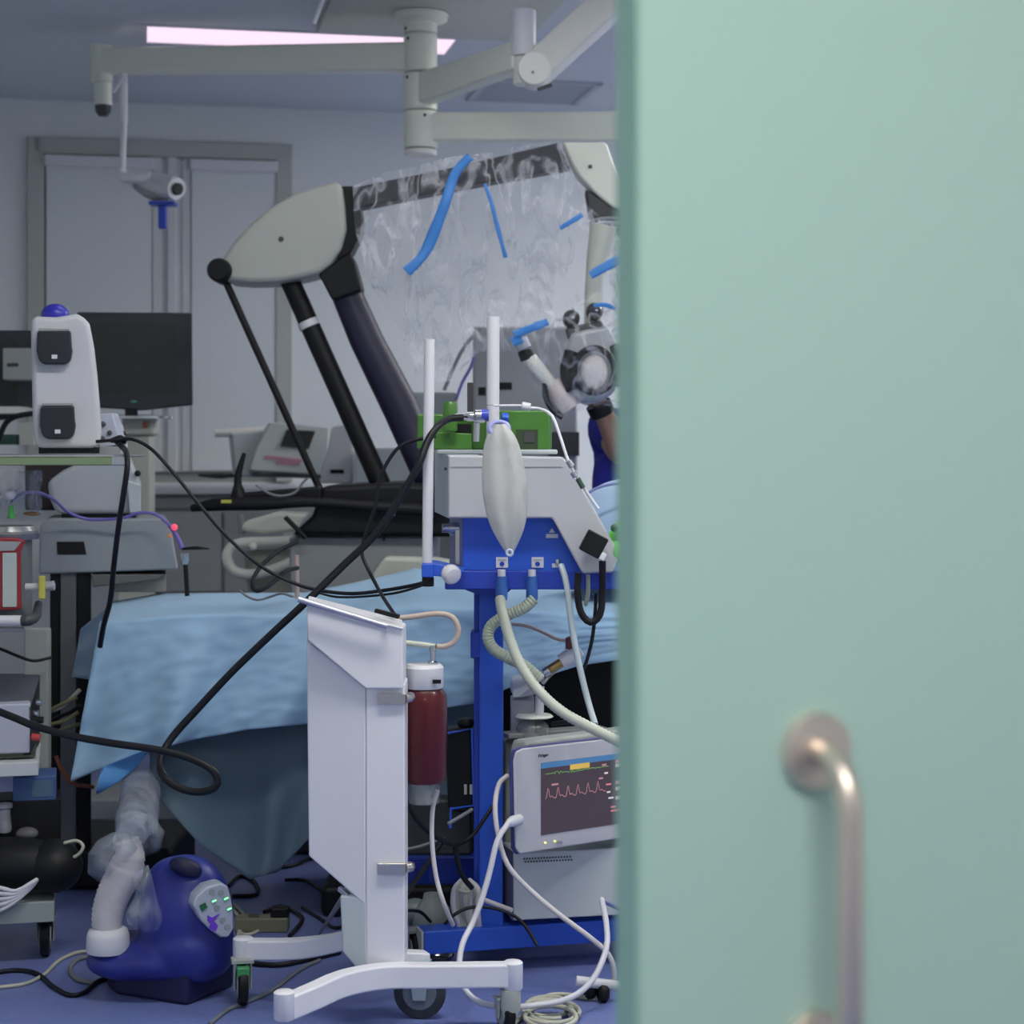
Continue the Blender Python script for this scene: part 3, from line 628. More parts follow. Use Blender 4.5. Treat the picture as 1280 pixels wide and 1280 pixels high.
# ------------------------------------------------------------ surgeon behind the table
def skin_mesh(name, pts, edges, rad, mt, parent, sub=2, root=0):
    me = bpy.data.meshes.new(name); o_ = Vector(parent.location) if parent else Vector()
    me.from_pydata([Vector(p)-o_ for p in pts], edges, []); o = bpy.data.objects.new(name, me); C.objects.link(o)
    if parent: o.parent = parent
    me.materials.append(mt)
    sk = o.modifiers.new('skin', 'SKIN'); sk.use_smooth_shade = True
    for i, r in enumerate(rad):
        sv = me.skin_vertices[0].data[i]; sv.radius = r if isinstance(r, tuple) else (r, r); sv.use_root = (i == root)
    sb = o.modifiers.new('sub', 'SUBSURF'); sb.levels = sub; sb.render_levels = sub
    return o
sx, sy = .485, 6.46
body_p = [(sx, sy, .95), (sx, sy, 1.12), (sx, sy, 1.30), (sx, sy, 1.42), (sx, sy-.01, 1.50), (sx, sy-.02, 1.565), (sx, sy-.03, 1.64), (sx, sy-.02, 1.71),
          (sx-.16, sy, 1.42), (sx-.12, sy-.08, 1.36), (.375, 6.29, 1.335), (.340, 6.25, 1.40), (.298, 6.22, 1.475), (.270, 6.20, 1.53),
          (sx+.17, sy, 1.42), (sx+.22, sy-.10, 1.30), (sx+.16, 6.22, 1.24), (sx+.06, 6.18, 1.34), (sx+.0, 6.18, 1.42), (sx-.04, 6.18, 1.46),
          (sx-.09, sy, .88), (sx-.10, sy-.02, .48), (sx-.10, sy+.01, .10), (sx-.11, sy-.12, .04),
          (sx+.09, sy, .88), (sx+.10, sy-.02, .48), (sx+.10, sy+.01, .10), (sx+.11, sy-.12, .04)]
body_e = [(0, 1), (1, 2), (2, 3), (3, 4), (4, 5), (5, 6), (6, 7), (3, 8), (8, 9), (9, 10), (10, 11), (11, 12), (12, 13), (3, 14), (14, 15), (15, 16), (16, 17), (17, 18), (18, 19), (0, 20), (20, 21), (21, 22), (22, 23), (0, 24), (24, 25), (25, 26), (26, 27)]
body_r = [(.15, .11), (.14, .10), (.15, .10), (.14, .09), .055, .07, .088, .07, .06, .064, .060, .046, .032, .028, .06, .052, .045, .041, .03, .028, .085, .058, .04, .035, .085, .058, .04, .035]
per = thing('person', 'person in dark blue scrubs, bare forearm raised to the microscope handle, mostly behind the door', 'person', (sx, sy, 0))
skin_mesh('body', body_p, body_e, body_r, SKIN, per)
i_ = [0, 1, 2, 3, 8, 9, 14, 15]
skin_mesh('scrub_top', [body_p[k] for k in (0, 1, 2, 3)]+[(sx, sy, 1.46)]+[body_p[8], (sx-.11, sy-.12, 1.352), body_p[14], body_p[15]], [(0, 1), (1, 2), (2, 3), (3, 4), (3, 5), (5, 6), (3, 7), (7, 8)],
          [(.235, .14), (.225, .13), (.235, .13), (.19, .12), (.075, .07), .082, .080, .082, .080], SCRUB, per)
skin_mesh('trousers', [body_p[0], (sx-.09, sy, .86), body_p[21], (sx-.10, sy, .14), (sx+.09, sy, .86), body_p[25], (sx+.10, sy, .14)], [(0, 1), (1, 2), (2, 3), (0, 4), (4, 5), (5, 6)], [(.17, .13), .11, .085, .075, .11, .085, .075], SCRUB, per)
obj('surgical_cap', MB().ball((sx, sy-.01, 1.70), .105, (.98, 1.08, .9)), HAIR, per)
obj('face_mask', MB().ball((sx, sy-.09, 1.60), .06, (1.05, .7, .9)), HAIR, per)
for s_ in (-1, 1):
    e = obj('eye', MB().ball((sx+s_*.032, sy-.108, 1.655), .012), WHITE2, per); obj('iris', MB().ball((sx+s_*.032, sy-.118, 1.655), .0055), BLACK, e)
    sh_ = obj('shoe', MB().ball((sx+s_*.105, sy-.06, .045), .05, (.95, 2.6, .9)), WHITE2, per)
    hp, hd_ = (Vector((.270, 6.20, 1.53)), Vector((-.05, -.01, .05))) if s_ < 0 else (Vector((sx-.04, 6.18, 1.46)), Vector((-.05, -.03, .04)))
    hd_ = hd_.normalized(); sd_ = hd_.cross(Vector((0, 1, 0))).normalized()
    for k in range(5):
        if k < 4:
            b0_ = hp+sd_*(k-1.5)*.02; ln = (.062, .075, .08, .07)[k]
            pts = [b0_-hd_*.02, b0_+hd_*.035, b0_+hd_*(.035+ln*.45)+Vector((0, -.008, 0)), b0_+hd_*(.03+ln*.7)+Vector((0, -.03, 0))]
        else:
            b0_ = hp+sd_*s_*-.03; pts = [b0_-hd_*.02, b0_+sd_*s_*-.02+hd_*.02, b0_+sd_*s_*-.02+hd_*.045+Vector((0, -.02, 0))]
        skin_mesh('finger', pts, [(i, i+1) for i in range(len(pts)-1)], [.010, .0095, .009, .008][:len(pts)], SKIN, per, 1)
    skin_mesh('palm', [hp-hd_*.03, hp+hd_*.03], [(0, 1)], [(.024, .02), (.038, .016)], SKIN, per, 2)
obj('wrist_strap', MB().cyl((.301, 6.218, 1.462), (.284, 6.208, 1.497), .043), BLACK, per)

# ------------------------------------------------------------ draped operating table
def sweep(pts, w, h, n=8):
    """a flat bar of width w and height h following pts (kept level)"""
    pts = [Vector(p) for p in pts]; P2 = [pts[0]*2-pts[1]]+pts+[pts[-1]*2-pts[-2]]; out = []
    for i in range(1, len(P2)-2):
        a, b, c, d = P2[i-1:i+3]
        for k in range(n):
            t = k/n; out.append(.5*((2*b)+(c-a)*t+(2*a-5*b+4*c-d)*t*t+(3*b-a-3*c+d)*t**3))
    out.append(pts[-1]); mb = MB(); R_ = []
    for i, p in enumerate(out):
        d = (out[min(i+1, len(out)-1)]-out[max(0, i-1)]).normalized(); s_ = d.cross(Vector((0, 0, 1))).normalized()*w/2; u_ = Vector((0, 0, h/2))
        R_.append([mb.bm.verts.new(p+s_*a+u_*b) for a, b in ((-1, -1), (1, -1), (1, 1), (-1, 1))])
    for i in range(len(R_)-1):
        for k in range(4): mb._f([R_[i][k], R_[i][(k+1) % 4], R_[i+1][(k+1) % 4], R_[i+1][k]])
    mb._f(R_[0][::-1]); mb._f(R_[-1]); return mb
def caster(parent, c, r, w=.022, yaw=0, fork=None, tyre=None, hub=None, brake=None, top=None):
    """wheel + fork; c = floor point"""
    c = Vector(c); ax = Vector((math.cos(math.radians(yaw)), math.sin(math.radians(yaw)), 0)); wc = c+Vector((0, 0, r))
    k = obj('caster', MB().lathe(wc-ax*w/2, [(r-.006, 0), (r, .004), (r, w-.004), (r-.006, w)], axis=ax, seg=36), tyre or BLACK, parent)
    obj('hub', MB().lathe(wc-ax*(w/2+.003), [(r*.62, 0), (r*.66, .003), (r*.66, w+.003), (r*.62, w+.006)], axis=ax, seg=30), hub or GREYM, k)
    f = MB(); fw = r*.5
    side = Vector((-ax.y, ax.x, 0))
    for s_ in (-1, 1):
        q = wc+ax*s_*(w/2+.006)
        f.prism([q-side*fw*.5-Vector((0, 0, r*.25)), q+side*fw*.5-Vector((0, 0, r*.25)), q+side*fw*.8+Vector((0, 0, r*1.0)), q-side*fw*.8+Vector((0, 0, r*1.0))], ax*s_*.004)
    f.box(wc+Vector((0, 0, r*1.08)), (w+.03, fw*1.6, r*.2), Matrix((ax, side, Vector((0, 0, 1)))).transposed())
    obj('fork', f, fork or CREAM3, k, bev=.002)
    if brake: obj('brake_pedal', MB().box(wc+Vector((0, 0, r*.7))-side*r*.5, (w*1.3, .03, .022), Matrix((ax, side, Vector((0, 0, 1)))).transposed()), brake, k, bev=.003)
    return k
tb = thing('operating_table', 'black operating table base and dark side rail below the blue drape', 'operating table', (-.2, 5.55, 0))
obj('table_top', MB().box((-.20, 5.56, .79), (1.86, .50, .07)), BLACK, tb, bev=.015)
obj('side_rail', MB().rect(Fr(740, 5.45), 655, 838, 860, 872, 0, .03), mat('rail brown grey', (.075, .07, .07), .5), tb, bev=.004)
obj('column', MB().box((.12, 5.62, .42), (.62, .36, .78)), BLACK, tb, bev=.02)
obj('foot', MB().box((.0, 5.65, .045), (1.1, .5, .09)), BLACK, tb, bev=.02)
bk = [(136, 753), (200, 742), (290, 741), (380, 741), (440, 729), (520, 710), (560, 716), (620, 724), (700, 728), (910, 730)]
ft = [(124, 780), (200, 771), (290, 768), (380, 770), (450, 768), (520, 760), (600, 764), (660, 766), (730, 766), (930, 766)]
bt = [(88, 977), (178, 941), (240, 925), (310, 912), (385, 905), (500, 893), (590, 880), (645, 856), (725, 832), (940, 800)]
def dr_main(u, v):
    if v < .2:
        t = v/.2; a = lerp_poly(bk, u); b = lerp_poly(ft, u); q = a.lerp(b, t); Y = 5.88*(1-t)+5.24*t
        p = P(q.x, q.y, Y)
    else:
        t = (v-.2)/.8; a = lerp_poly(ft, u); b = lerp_poly(bt, u); q = a.lerp(b, t); Y = 5.24-.05*math.sin(t*PI/2)
        Y += (.03*math.sin(u*31)+.018*math.sin(u*57+1)+.03*noise.noise(Vector((u*9, t*2, 0))))*t
        p = P(q.x, q.y, Y)
    p.z += .007*noise.noise(Vector((u*14, v*8, 3)))*(1 if 0.02 < v < .98 else 0); p.y += .006*noise.noise(Vector((u*30, v*14, 3)))
    return p
dm = thing('surgical_drape', 'light blue surgical drape spread over the operating table and hanging down its front', 'drape', (-.3, 5.2, .4))
obj('upper_sheet', MB().grid(dr_main, 130, 60), DRAPE, dm, smooth=180, solid=.0015)
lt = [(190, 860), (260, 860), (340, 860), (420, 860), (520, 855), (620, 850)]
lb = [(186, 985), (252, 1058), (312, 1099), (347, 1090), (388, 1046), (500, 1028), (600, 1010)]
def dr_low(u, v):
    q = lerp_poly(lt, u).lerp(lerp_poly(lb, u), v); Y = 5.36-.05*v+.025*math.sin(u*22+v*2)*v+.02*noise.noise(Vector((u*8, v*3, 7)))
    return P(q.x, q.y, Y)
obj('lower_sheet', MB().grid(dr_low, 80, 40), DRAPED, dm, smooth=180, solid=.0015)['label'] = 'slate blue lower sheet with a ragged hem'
def dr_side(u, v):
    a = Vector((137-36*u, 756+30*u)); b = Vector((114-24*u, 850-4*u)); q = a.lerp(b, v); return P(q.x, q.y, 5.3+.12*u+.01*math.sin(v*9))
obj('end_fold', MB().grid(dr_side, 10, 14), DRAPEG, dm, smooth=180, solid=.0015)
fm_ = MB(); f1 = [(184, 941), (172, 958), (148, 978), (121, 993)]; f0 = [(180, 938), (130, 958), (124, 970), (120, 990)]
def dr_fold(u, v):
    q = lerp_poly(f0, v).lerp(lerp_poly(f1, v), u); return P(q.x, q.y, 5.17+.03*u+.02*math.sin(v*5))
obj('folded_corner', MB().grid(dr_fold, 10, 14), DRAPEB, dm, smooth=180, solid=.0015)['label'] = 'bright blue folded corner'
def dr_right(u, v):
    a = Vector((640+170*u, 742-4*u)); b = Vector((650+160*u, 850-28*u)); q = a.lerp(b, v)
    return P(q.x, q.y, 5.175+.02*math.sin(u*9+v*3)+.02*noise.noise(Vector((u*5, v*4, 1))))
hd2 = thing('head_drape', 'pale blue drape tented over the patient beside the white ventilator housing', 'drape', P(790, 745, 5.6))
def dome(u, v):
    th = PI*u; r = (math.sin(PI/2*v))**.8; 
    x = math.cos(th)*.20*r; z = .30*math.cos(PI/2*v)**.6*(1 if True else 0)
    return Vector((X(800, 5.6)+x*1.05+.01*noise.noise(Vector((u*6, v*4, 0))), 5.6-math.sin(th)*.22*r, P(0, 728, 5.6).z+.0+z*1.02))
def dome2(u, v):
    th = 2*PI*u; r = math.sin(PI/2*v)**.8; z = .312*math.cos(PI/2*v)**.55
    n_ = .012*noise.noise(Vector((math.cos(th)*2, math.sin(th)*2, v*4)))
    return Vector((X(805, 5.6)+math.cos(th)*(.235+n_)*r, 5.6-math.sin(th)*(.20+n_)*r, P(0, 728, 5.6).z+z))
obj('sheet', MB().grid(dome2, 60, 30), drape_mat('pale blue drape', (.40, .55, .76)), hd2, smooth=180)
hm = MB().tube([P(731, 620, 5.38), P(742, 612, 5.38), P(760, 606, 5.37), P(790, 602, 5.37)], m(1.8, 5.4)); obj('hem_tape', hm, mat('violet tape', (.22, .25, .55), .6), hd2)
# ------------------------------------------------------------ white cart in the middle
YK = 4.35; FK = Fr(506, YK)
ct = thing('white_cart', 'white narrow cart with slanted top, metal rail and a five-spoke caster base', 'medical cart', (X(480, YK), YK, 0))
ct['label'] = 'white narrow cart with slanted top and metal rail standing in front of the blue drape'
KW = mat('cart white', (.80, .79, .84), .38, var=.015)
obj('column', MB().rect(FK, 457, 855, 506, 1222, 0, .13), KW, ct, bev=.005)
def kq(x, y, o=0): return P(x, y, YK+.0+o+(.035*(457-x)/74 if x < 457 else 0))
pan = MB().prism([kq(383, 800), kq(457, 860), kq(457, 1132), kq(386, 1070)], Vector((0, .09, 0)))
obj('side_panel', pan, KW, ct, bev=.004)
up = MB().prism([P(383, 756, YK-.02), P(503.5, 786, YK-.02), P(503.5, 861, YK-.02), P(457, 861, YK-.02), P(384, 800, YK-.02)], Vector((0, .14, 0)))
obj('upper_housing', up, KW, ct, bev=.004)
obj('lid', MB().prism([P(383, 754, YK-.028), P(504, 785, YK-.028), P(504, 787.5, YK-.028), P(383, 757, YK-.028)], Vector((-.012, .165, .004))), WHITE2, ct, bev=.002)
rl = obj('rail', MB().tube([P(373, 749, YK-.05), P(484, 783, YK-.05)], m(3.7, YK), smooth=False, seg=14), mat('rail silver', (.50, .50, .60), .4, .7), ct)
for x, y in ((376, 750), (481, 782)): obj('rail_post', MB().cyl(P(x, y, YK-.05), P(x, y, YK+.0), .004), STEEL, rl)
for y0 in (866, 1078):
    cl = MB(); cl.rect(FK, 472, y0, 507, y0+14, -.012, .0); cl.tube([P(506, y0+7, YK-.006), P(512, y0+6, YK+.01), P(513, y0+5, YK+.06)], m(6.5, YK), seg=8)
    k = obj('clamp', cl, CHROME, ct, bev=.002)
    obj('clamp_screw', MB().box(P(484, y0+7, YK-.0135), (.010, .003, .010)), GREYM, k)
obj('lower_cover', MB().prism([P(425, 1120, YK+.02), P(458, 1120, YK+.0), P(458, 1212, YK+.0), P(445, 1210, YK+.01), P(428, 1190, YK+.02)], Vector((0, .12, 0))), mat('cart pale green', (.60, .66, .67), .4), ct, bev=.005)
obj('base_arm', sweep([P(352, 1262, 4.12), P(390, 1246, 4.17), P(430, 1229, 4.25), P(480, 1220, 4.32), P(540, 1219, 4.345), P(640, 1218, 4.36)], .040, m(30, 4.3)), KW, ct, bev=.006)
obj('base_arm', sweep([P(304, 1186, 4.58), P(360, 1186, 4.56), P(400, 1182, 4.54), P(445, 1172, 4.48)], .040, m(25, 4.5)), KW, ct, bev=.006)
obj('base_arm', sweep([P(480, 1195, 4.45), P(510, 1196, 4.47), P(535, 1197, 4.49)], .040, .03), KW, ct, bev=.006)
for x, y0, y1, Y, r in ((355, 1238, 1274, 4.11, 13), (641, 1201, 1236, 4.36, 12.5), (304, 1171, 1202, 4.58, 13)):
    obj('arm_end', MB().lathe(P(x, y1, Y), [(m(r, Y)-.002, 0), (m(r, Y), .003), (m(r, Y), m(y1-y0, Y)-.004), (m(r, Y)-.005, m(y1-y0, Y))]), KW, ct)
def fl(px, Y): return Vector((X(px, Y), Y, 0))
GFORK = mat('fork grey green', (.40, .43, .40), .5)
k = caster(ct, fl(303, 4.56), .052, .024, 12, fork=GFORK, brake=mat('green brake', (.05, .28, .10), .4))
k = caster(ct, fl(357, 4.12)+Vector((.0, .0, 0)), .036, .024, 20, fork=GFORK)
k = caster(ct, fl(632, 4.37), .036, .026, 25, fork=GFORK)
obj('fork_cover', MB().lathe(P(638, 1270, 4.36), [(.016, 0), (.024, .02), (.024, m(34, 4.36))]), CREAM3, ct)
k = caster(ct, fl(525, 4.45), .062, .02, 84, fork=mat('clear grey', (.35, .42, .48), .3), tyre=mat('dark grey tyre', (.045, .05, .06), .5), hub=mat('wheel grey', (.16, .19, .23), .4))
# ------------------------------------------------------------ suction canister
YS = 4.52
sc_ = thing('suction_canister', 'dark red suction canister with white lid behind the white cart', 'canister', P(531, 978, YS))
px_ = X(531, YS)
hh = lambda y: P(0, y, YS).z
obj('jar', MB().lathe((px_, YS, 0), [(m(24, YS), hh(977)), (m(27, YS), hh(972)), (m(28, YS), hh(880)), (m(27, YS), hh(868)), (m(22, YS), hh(861))]), RED, sc_)
obj('lid', MB().lathe((px_-.002, YS, 0), [(m(23, YS), hh(860)), (m(24.5, YS), hh(858)), (m(24.5, YS), hh(834)), (m(21, YS), hh(830))]), WHITE2, sc_)
obj('lid_slot', MB().box(P(546, 852, YS-.043), (.02, .008, .009)), BLACK, sc_)
obj('connector', MB().lathe(P(541, 830, YS), [(.012, 0), (.012, .004), (.006, .008), (.0065, .03), (.009, .032), (.009, .045)]), STEEL, sc_)
obj('elbow', MB().tube([P(544, 808, YS), P(530, 806, YS), P(512, 804, YS), P(500, 803, YS)], m(3.6, YS)), SILICONE, sc_)
obj('bottom_cap', MB().lathe((px_-.002, YS, 0), [(m(19, YS), hh(1003)), (m(20, YS), hh(990)), (m(20, YS), hh(978))]), GLASSY, sc_)
tag(obj('suction_tube', MB().tube([P(496, 773, YS), P(515, 771, YS), P(548, 767, YS), P(566, 772, YS), P(573, 787, YS), P(568, 802, YS), P(556, 808, YS), P(546, 808, YS)], m(3.6, YS)), TAN), 'tan tube looping above the red suction canister', 'tube')
tag(obj('drain_tube', MB().tube([P(547, 988, YS), P(541, 1010, YS), P(540, 1050, YS), P(545, 1095, YS), P(555, 1130, YS), P(566, 1156, 4.6)], m(3, YS)), HOSEW), 'pale tube hanging straight down below the red canister', 'tube')
# ------------------------------------------------------------ ventilator cart (blue column, white housing)
YV = 4.85; FV = Fr(620, YV)
vt = thing('ventilator_cart', 'blue ventilator cart with white slanted housing on a square blue column', 'ventilator cart', (X(640, YV), YV, 0))
VW = mat('housing light grey', (.47, .48, .51), .45, var=.02)
FQ = Fr(560, 4.68)
obj('housing', MB().poly(FQ, [(560, 569), (703, 571), (711, 580), (772, 688), (773, 700), (766, 716), (728, 717), (690, 648), (560, 648)], 0, .20), VW, vt, bev=.006)
obj('housing_side', MB().prism([P(560, 569, 4.685), P(543, 565, 4.88), P(543, 640, 4.88), P(560, 648, 4.685)], Vector((.08, .02, 0))), mat('housing side', (.48, .52, .54), .5), vt, bev=.002)
obj('lid_seam', MB().rect(FQ, 562, 583, 703, 584.2, -.0015, .01), GREYM, vt)
obj('top_tray', MB().rect(Fr(560, 4.75), 546, 562, 697, 568, 0, .25), GREYW, vt, bev=.004)
obj('screw', MB().ball(P(557, 586, 4.7), .004), DKGREY, vt)
obj('blue_block', MB().poly(Fr(578, 4.74), [(578, 645), (688, 645), (730, 716), (578, 713)], 0, .18), BLUE, vt, bev=.003)
obj('block_side', MB().prism([P(578, 645, 4.745), P(562, 645, 4.9), P(562, 705, 4.9), P(578, 713, 4.745)], Vector((.05, .02, 0))), mat('grey violet plate', (.22, .23, .40), .4), vt)
obj('gauge_port', MB().lathe(P(577, 660, 4.80), [(.006, .05), (.011, .05), (.011, .035), (.015, .03), (.015, 0)], axis=(-1, -.2, 0)), STEEL, vt)
obj('side_plate', MB().rect(Fr(568, 4.78), 569, 662, 577, 706, 0, .02), CHROME, vt, bev=.002)
sh = MB().rect(Fr(560, 4.74), 556, 713, 800, 737, 0, .22); obj('shelf', sh, BLUED, vt, bev=.004)
obj('gusset', MB().poly(Fr(560, 4.80), [(578, 736), (640, 736), (626, 748), (594, 742)], 0, .04), BLUED, vt)
obj('column', MB().rect(FV, 599, 733, 629, 1170, 0, .06), BLUE, vt, bev=.004)
obj('column_side', MB().rect(FV, 592, 733, 599.5, 1166, .03, .09), BLUED, vt, bev=.003)
obj('column_bracket', MB().rect(FV, 588, 790, 600, 823, .0, .08), BLUED, vt, bev=.004)
FBm = Fr(530, 4.78, 15)
obj('base_beam', MB().rect(FBm, 530, 1165, 800, 1194, 0, .075), BLUE, vt, bev=.004)
obj('beam_end', MB().rect(FBm, 527, 1166, 530.5, 1193, .004, .07), CREAM3, vt, bev=.001)
obj('cross_beam', MB().rect(Fr(550, 5.05), 490, 1072, 606, 1106, 0, .06), BLUED, vt, bev=.004)
obj('base_beam', MB().bar(P(500, 1090, 5.06), P(500, 1090, 5.06)+Vector((.9, .24, 0)), .06, .06), BLUED, vt, bev=.004)
obj('column_foot', MB().bar(P(614, 1162, 4.88), P(614, 1120, 5.1), .10, .04), BLUED, vt, bev=.004)
for p in (fl(520, 4.86), fl(800, 5.05)): caster(vt, p, .05, .03, 15, fork=GREYM, tyre=BLACK, hub=GFORK)
def sticker(x, y, w, h):
    s_ = MB().rect(Fr(x, 4.737), x-w/2, y-h/2, x+w/2, y+h/2, -.001, .002); k = obj('label', s_, WHITE2, vt); return k
for x in (627.5, 672):
    k = sticker(x, 703, 15, 13); k['label'] = 'white label with a small blue symbol'
    obj('symbol', MB().lathe(P(x, 705, 4.7355), [(.006, 0), (.006, .001)], axis=(0, -1, 0)), BLUED, k)
    obj('symbol', MB().rect(Fr(x, 4.7355), x-5, 699.5, x+5, 700.6, -.0005, .001), GREYM, k)
sticker(690, 670, 15, 5); obj('label', MB().poly(Fr(690, 4.736), [(686, 666), (694, 666), (690, 660)], -.001, .001), WHITE2, vt); sticker(697, 707, 14, 5)
obj('outlet', MB().cyl(P(697, 705, 4.73), P(697, 699, 4.73), .006), STEEL, vt)
for x in (627, 665):
    obj('port_neck', MB().cyl(P(x, 712, 4.73), P(x, 722, 4.73), m(5, 4.7)), WHITE2, vt)
    obj('port', MB().lathe(P(x, 750, 4.73), [(m(7, 4.7), 0), (m(7.6, 4.7), .01), (m(6.6, 4.7), m(30, 4.7))]), BLUEL, vt)
obj('hook_box', MB().box(P(742, 680, 4.64), (m(28, 4.64), .035, m(28, 4.64)), Matrix.Rotation(math.radians(28), 3, 'Y')), BLACK, vt, bev=.004)
obj('hook_plug', MB().box(P(752, 695, 4.64), (.02, .03, .02), Matrix.Rotation(math.radians(28), 3, 'Y')), WHITE2, vt, bev=.003)
tag(obj('black_loop_hose', MB().tube([P(723, 716, 4.66), P(722, 740, 4.66), P(726, 765, 4.66), P(738, 778, 4.66), P(750, 768, 4.66), P(753, 740, 4.66), P(753, 702, 4.64)], m(4.6, 4.65)), BLACK), 'black hose hanging in a U below the black box on the ventilator', 'hose')
tag(obj('short_tube', MB().tube([P(735, 718, 4.72), P(735, 740, 4.72), P(732, 756, 4.74)], m(2.8, 4.7)), HOSEG), 'short cream tube inside the black U shaped hose', 'tube')
# white pole through the top with blue collar
wp = thing('infusion_pole', 'thick white pole rising above the green device in the middle', 'pole', P(616, 566, 4.76))
obj('pole', MB().cyl(P(616, 566, 4.76), P(616.5, 396, 4.76), m(8, 4.76)), WHITE, wp, bev=.002)
obj('seam', MB().cyl(P(616, 507, 4.76), P(616, 506, 4.76), m(8.2, 4.76)), GREYM, wp)
sp = thing('slim_pole', 'slim white pole with blue clamp and black foot left of the ventilator', 'pole', P(535, 733, 4.6))
obj('pole', MB().cyl(P(534, 706, 4.62), P(537, 424, 4.62), m(6.6, 4.62)), WHITE, sp, bev=.002)
obj('blue_clamp', MB().prism([P(527, 704, 4.60), P(543, 704, 4.60), P(560, 708, 4.60), P(580, 714, 4.60), P(562, 722, 4.60), P(543, 720, 4.60), P(527, 721, 4.60)], Vector((0, .13, 0))), BLUE, sp, bev=.003)
obj('clamp_block', MB().box(P(535, 712.5, 4.62), (m(15, 4.62), .05, m(17, 4.62))), BLUE, sp, bev=.003)
obj('foot', MB().cyl(P(535, 733, 4.62), P(535, 721, 4.62), m(7.5, 4.62)), BLACK, sp, bev=.002)
obj('clamp_knob', MB().lathe(P(560, 714, 4.60), [(.012, 0), (.016, .004), (.022, .01), (.024, .028), (.018, .038), (.010, .04)], axis=(.35, -.8, -.25)), WHITE, sp)
# green device on top
GN = thing('green_device', 'green metal device with round knob on the ventilator top', 'medical device', P(605, 562, 4.95))
FG2 = Fr(600, 4.90)
obj('rear_body', MB().rect(FG2, 520, 517, 690, 562, .04, .2), GREEN, GN, bev=.006)
obj('front_body', MB().poly(FG2, [(541, 540), (590, 542), (590, 562), (541, 562)], -.03, .04), GREEN, GN, bev=.004)
obj('right_body', MB().poly(FG2, [(622, 513), (682, 513), (687, 520), (687, 563), (622, 563)], -.03, .05), GREEN, GN, bev=.006)
obj('recess', MB().rect(FG2, 645, 537, 672, 562, -.033, -.028), mat('dark olive', (.03, .05, .02), .5), GN)
obj('recess_panel', MB().rect(FG2, 655, 540, 668, 553, -.036, -.03), DKGREY, GN)
obj('round_knob', MB().lathe(P(563, 540, 4.85), [(.012, 0), (.018, .004), (.0185, .07), (.014, .078)]), GREEN, GN)
obj('dark_gap', MB().rect(FG2, 569, 530, 589, 542, .0, .04), BLACK, GN)
obj('antenna', MB().rect(FG2, 584, 478, 592, 520, .0, .02), DKGREY, GN, bev=.003)
obj('blue_tap', MB().lathe(P(626, 524, 4.70), [(.008, 0), (.016, .004), (.016, .014), (.012, .02)], axis=(1, 0, 0)), BLUE, GN)
gf = thing('gas_fitting', 'shiny steel gas fitting joining the black hose beside the thick white pole', 'fitting', P(600, 523, 4.7))
obj('barrel', MB().lathe(P(567, 521, 4.7), [(.006, 0), (.009, .01), (.009, .03), (.012, .034), (.012, .05), (.017, .055), (.017, .075), (.012, .08)], axis=(1, .05, .02)), STEEL, gf)
obj('valve_stem', MB().cyl(P(596, 528, 4.71), P(595, 552, 4.71), .008), STEEL, gf)
obj('collar', MB().cyl(P(602, 519, 4.7), P(611, 519, 4.7), .015), mat('blue collar', (.05, .08, .5), .4), gf)
# breathing bag
Yb = 4.52
bb = thing('breathing_bag', 'milky white leaf shaped breathing bag hanging from the thick white pole', 'breathing bag', P(637, 694, Yb))
cx = X(632, Yb); bz = P(0, 694, Yb).z
prf = [(3, 694), (6, 689), (13, 677), (21, 661), (26, 643), (28.5, 622), (28.5, 605), (27, 585), (24.5, 565), (20, 548), (13, 537), (8, 530)]
b_ = MB(); rings = []
for r, y in prf:
    c = P(625+(y-530)/160*12, y, Yb)
    rings.append([b_.bm.verts.new(c+Vector((math.cos(2*PI*k/32)*m(r, Yb), math.sin(2*PI*k/32)*m(r, Yb)*.5*(1+.12*math.cos(2*PI*k/32*6)), 0))) for k in range(32)])
for i in range(len(rings)-1):
    for k in range(32): b_._f([rings[i][k], rings[i][(k+1) % 32], rings[i+1][(k+1) % 32], rings[i+1][k]])
obj('bag', b_, BAG, bb, smooth=180, sub=1)
obj('neck_ring', MB().ring(P(624, 536, Yb), m(12, Yb), m(3, Yb), axis=(.1, -1, .3), sy=.75), mat('violet blue ring', (.32, .34, .68), .4), bb)
obj('hanging_eye', MB().ring(P(637, 691, Yb-.01), m(3.6, Yb), m(1.6, Yb)), mat('clear ring', (.5, .55, .75), .3), bb)
# hoses of the ventilator
tag(obj('breathing_hose', MB().tube([P(625, 748, 4.71), P(628, 765, 4.68), P(636, 795, 4.66), P(650, 830, 4.64), P(672, 862, 4.62), P(700, 888, 4.6), P(735, 908, 4.58), P(790, 935, 4.56)], m(6.6, 4.65), seg=14, corr=(.010, .065)), SILICONE), 'long whitish corrugated breathing hose running down to the patient monitor', 'hose')
tag(obj('corrugated_hose', MB().tube([P(668, 748, 4.72), P(655, 760, 4.72), P(632, 770, 4.73), P(614, 782, 4.74), P(610, 798, 4.74), P(618, 812, 4.74), P(638, 824, 4.74), P(655, 832, 4.74), P(676, 850, 4.74)], m(7.2, 4.7), seg=14, corr=(.0085, .06)), HOSEG), 'greenish corrugated hose curling in front of the blue column', 'hose')
tag(obj('sampling_hose', MB().tube([P(701, 706, 4.7), P(708, 730, 4.68), P(716, 790, 4.67), P(726, 840, 4.66), P(736, 880, 4.65), P(744, 906, 4.6)], m(4, 4.65)), HOSEB), 'smooth pale grey hose hanging straight from the ventilator to the monitor', 'hose')
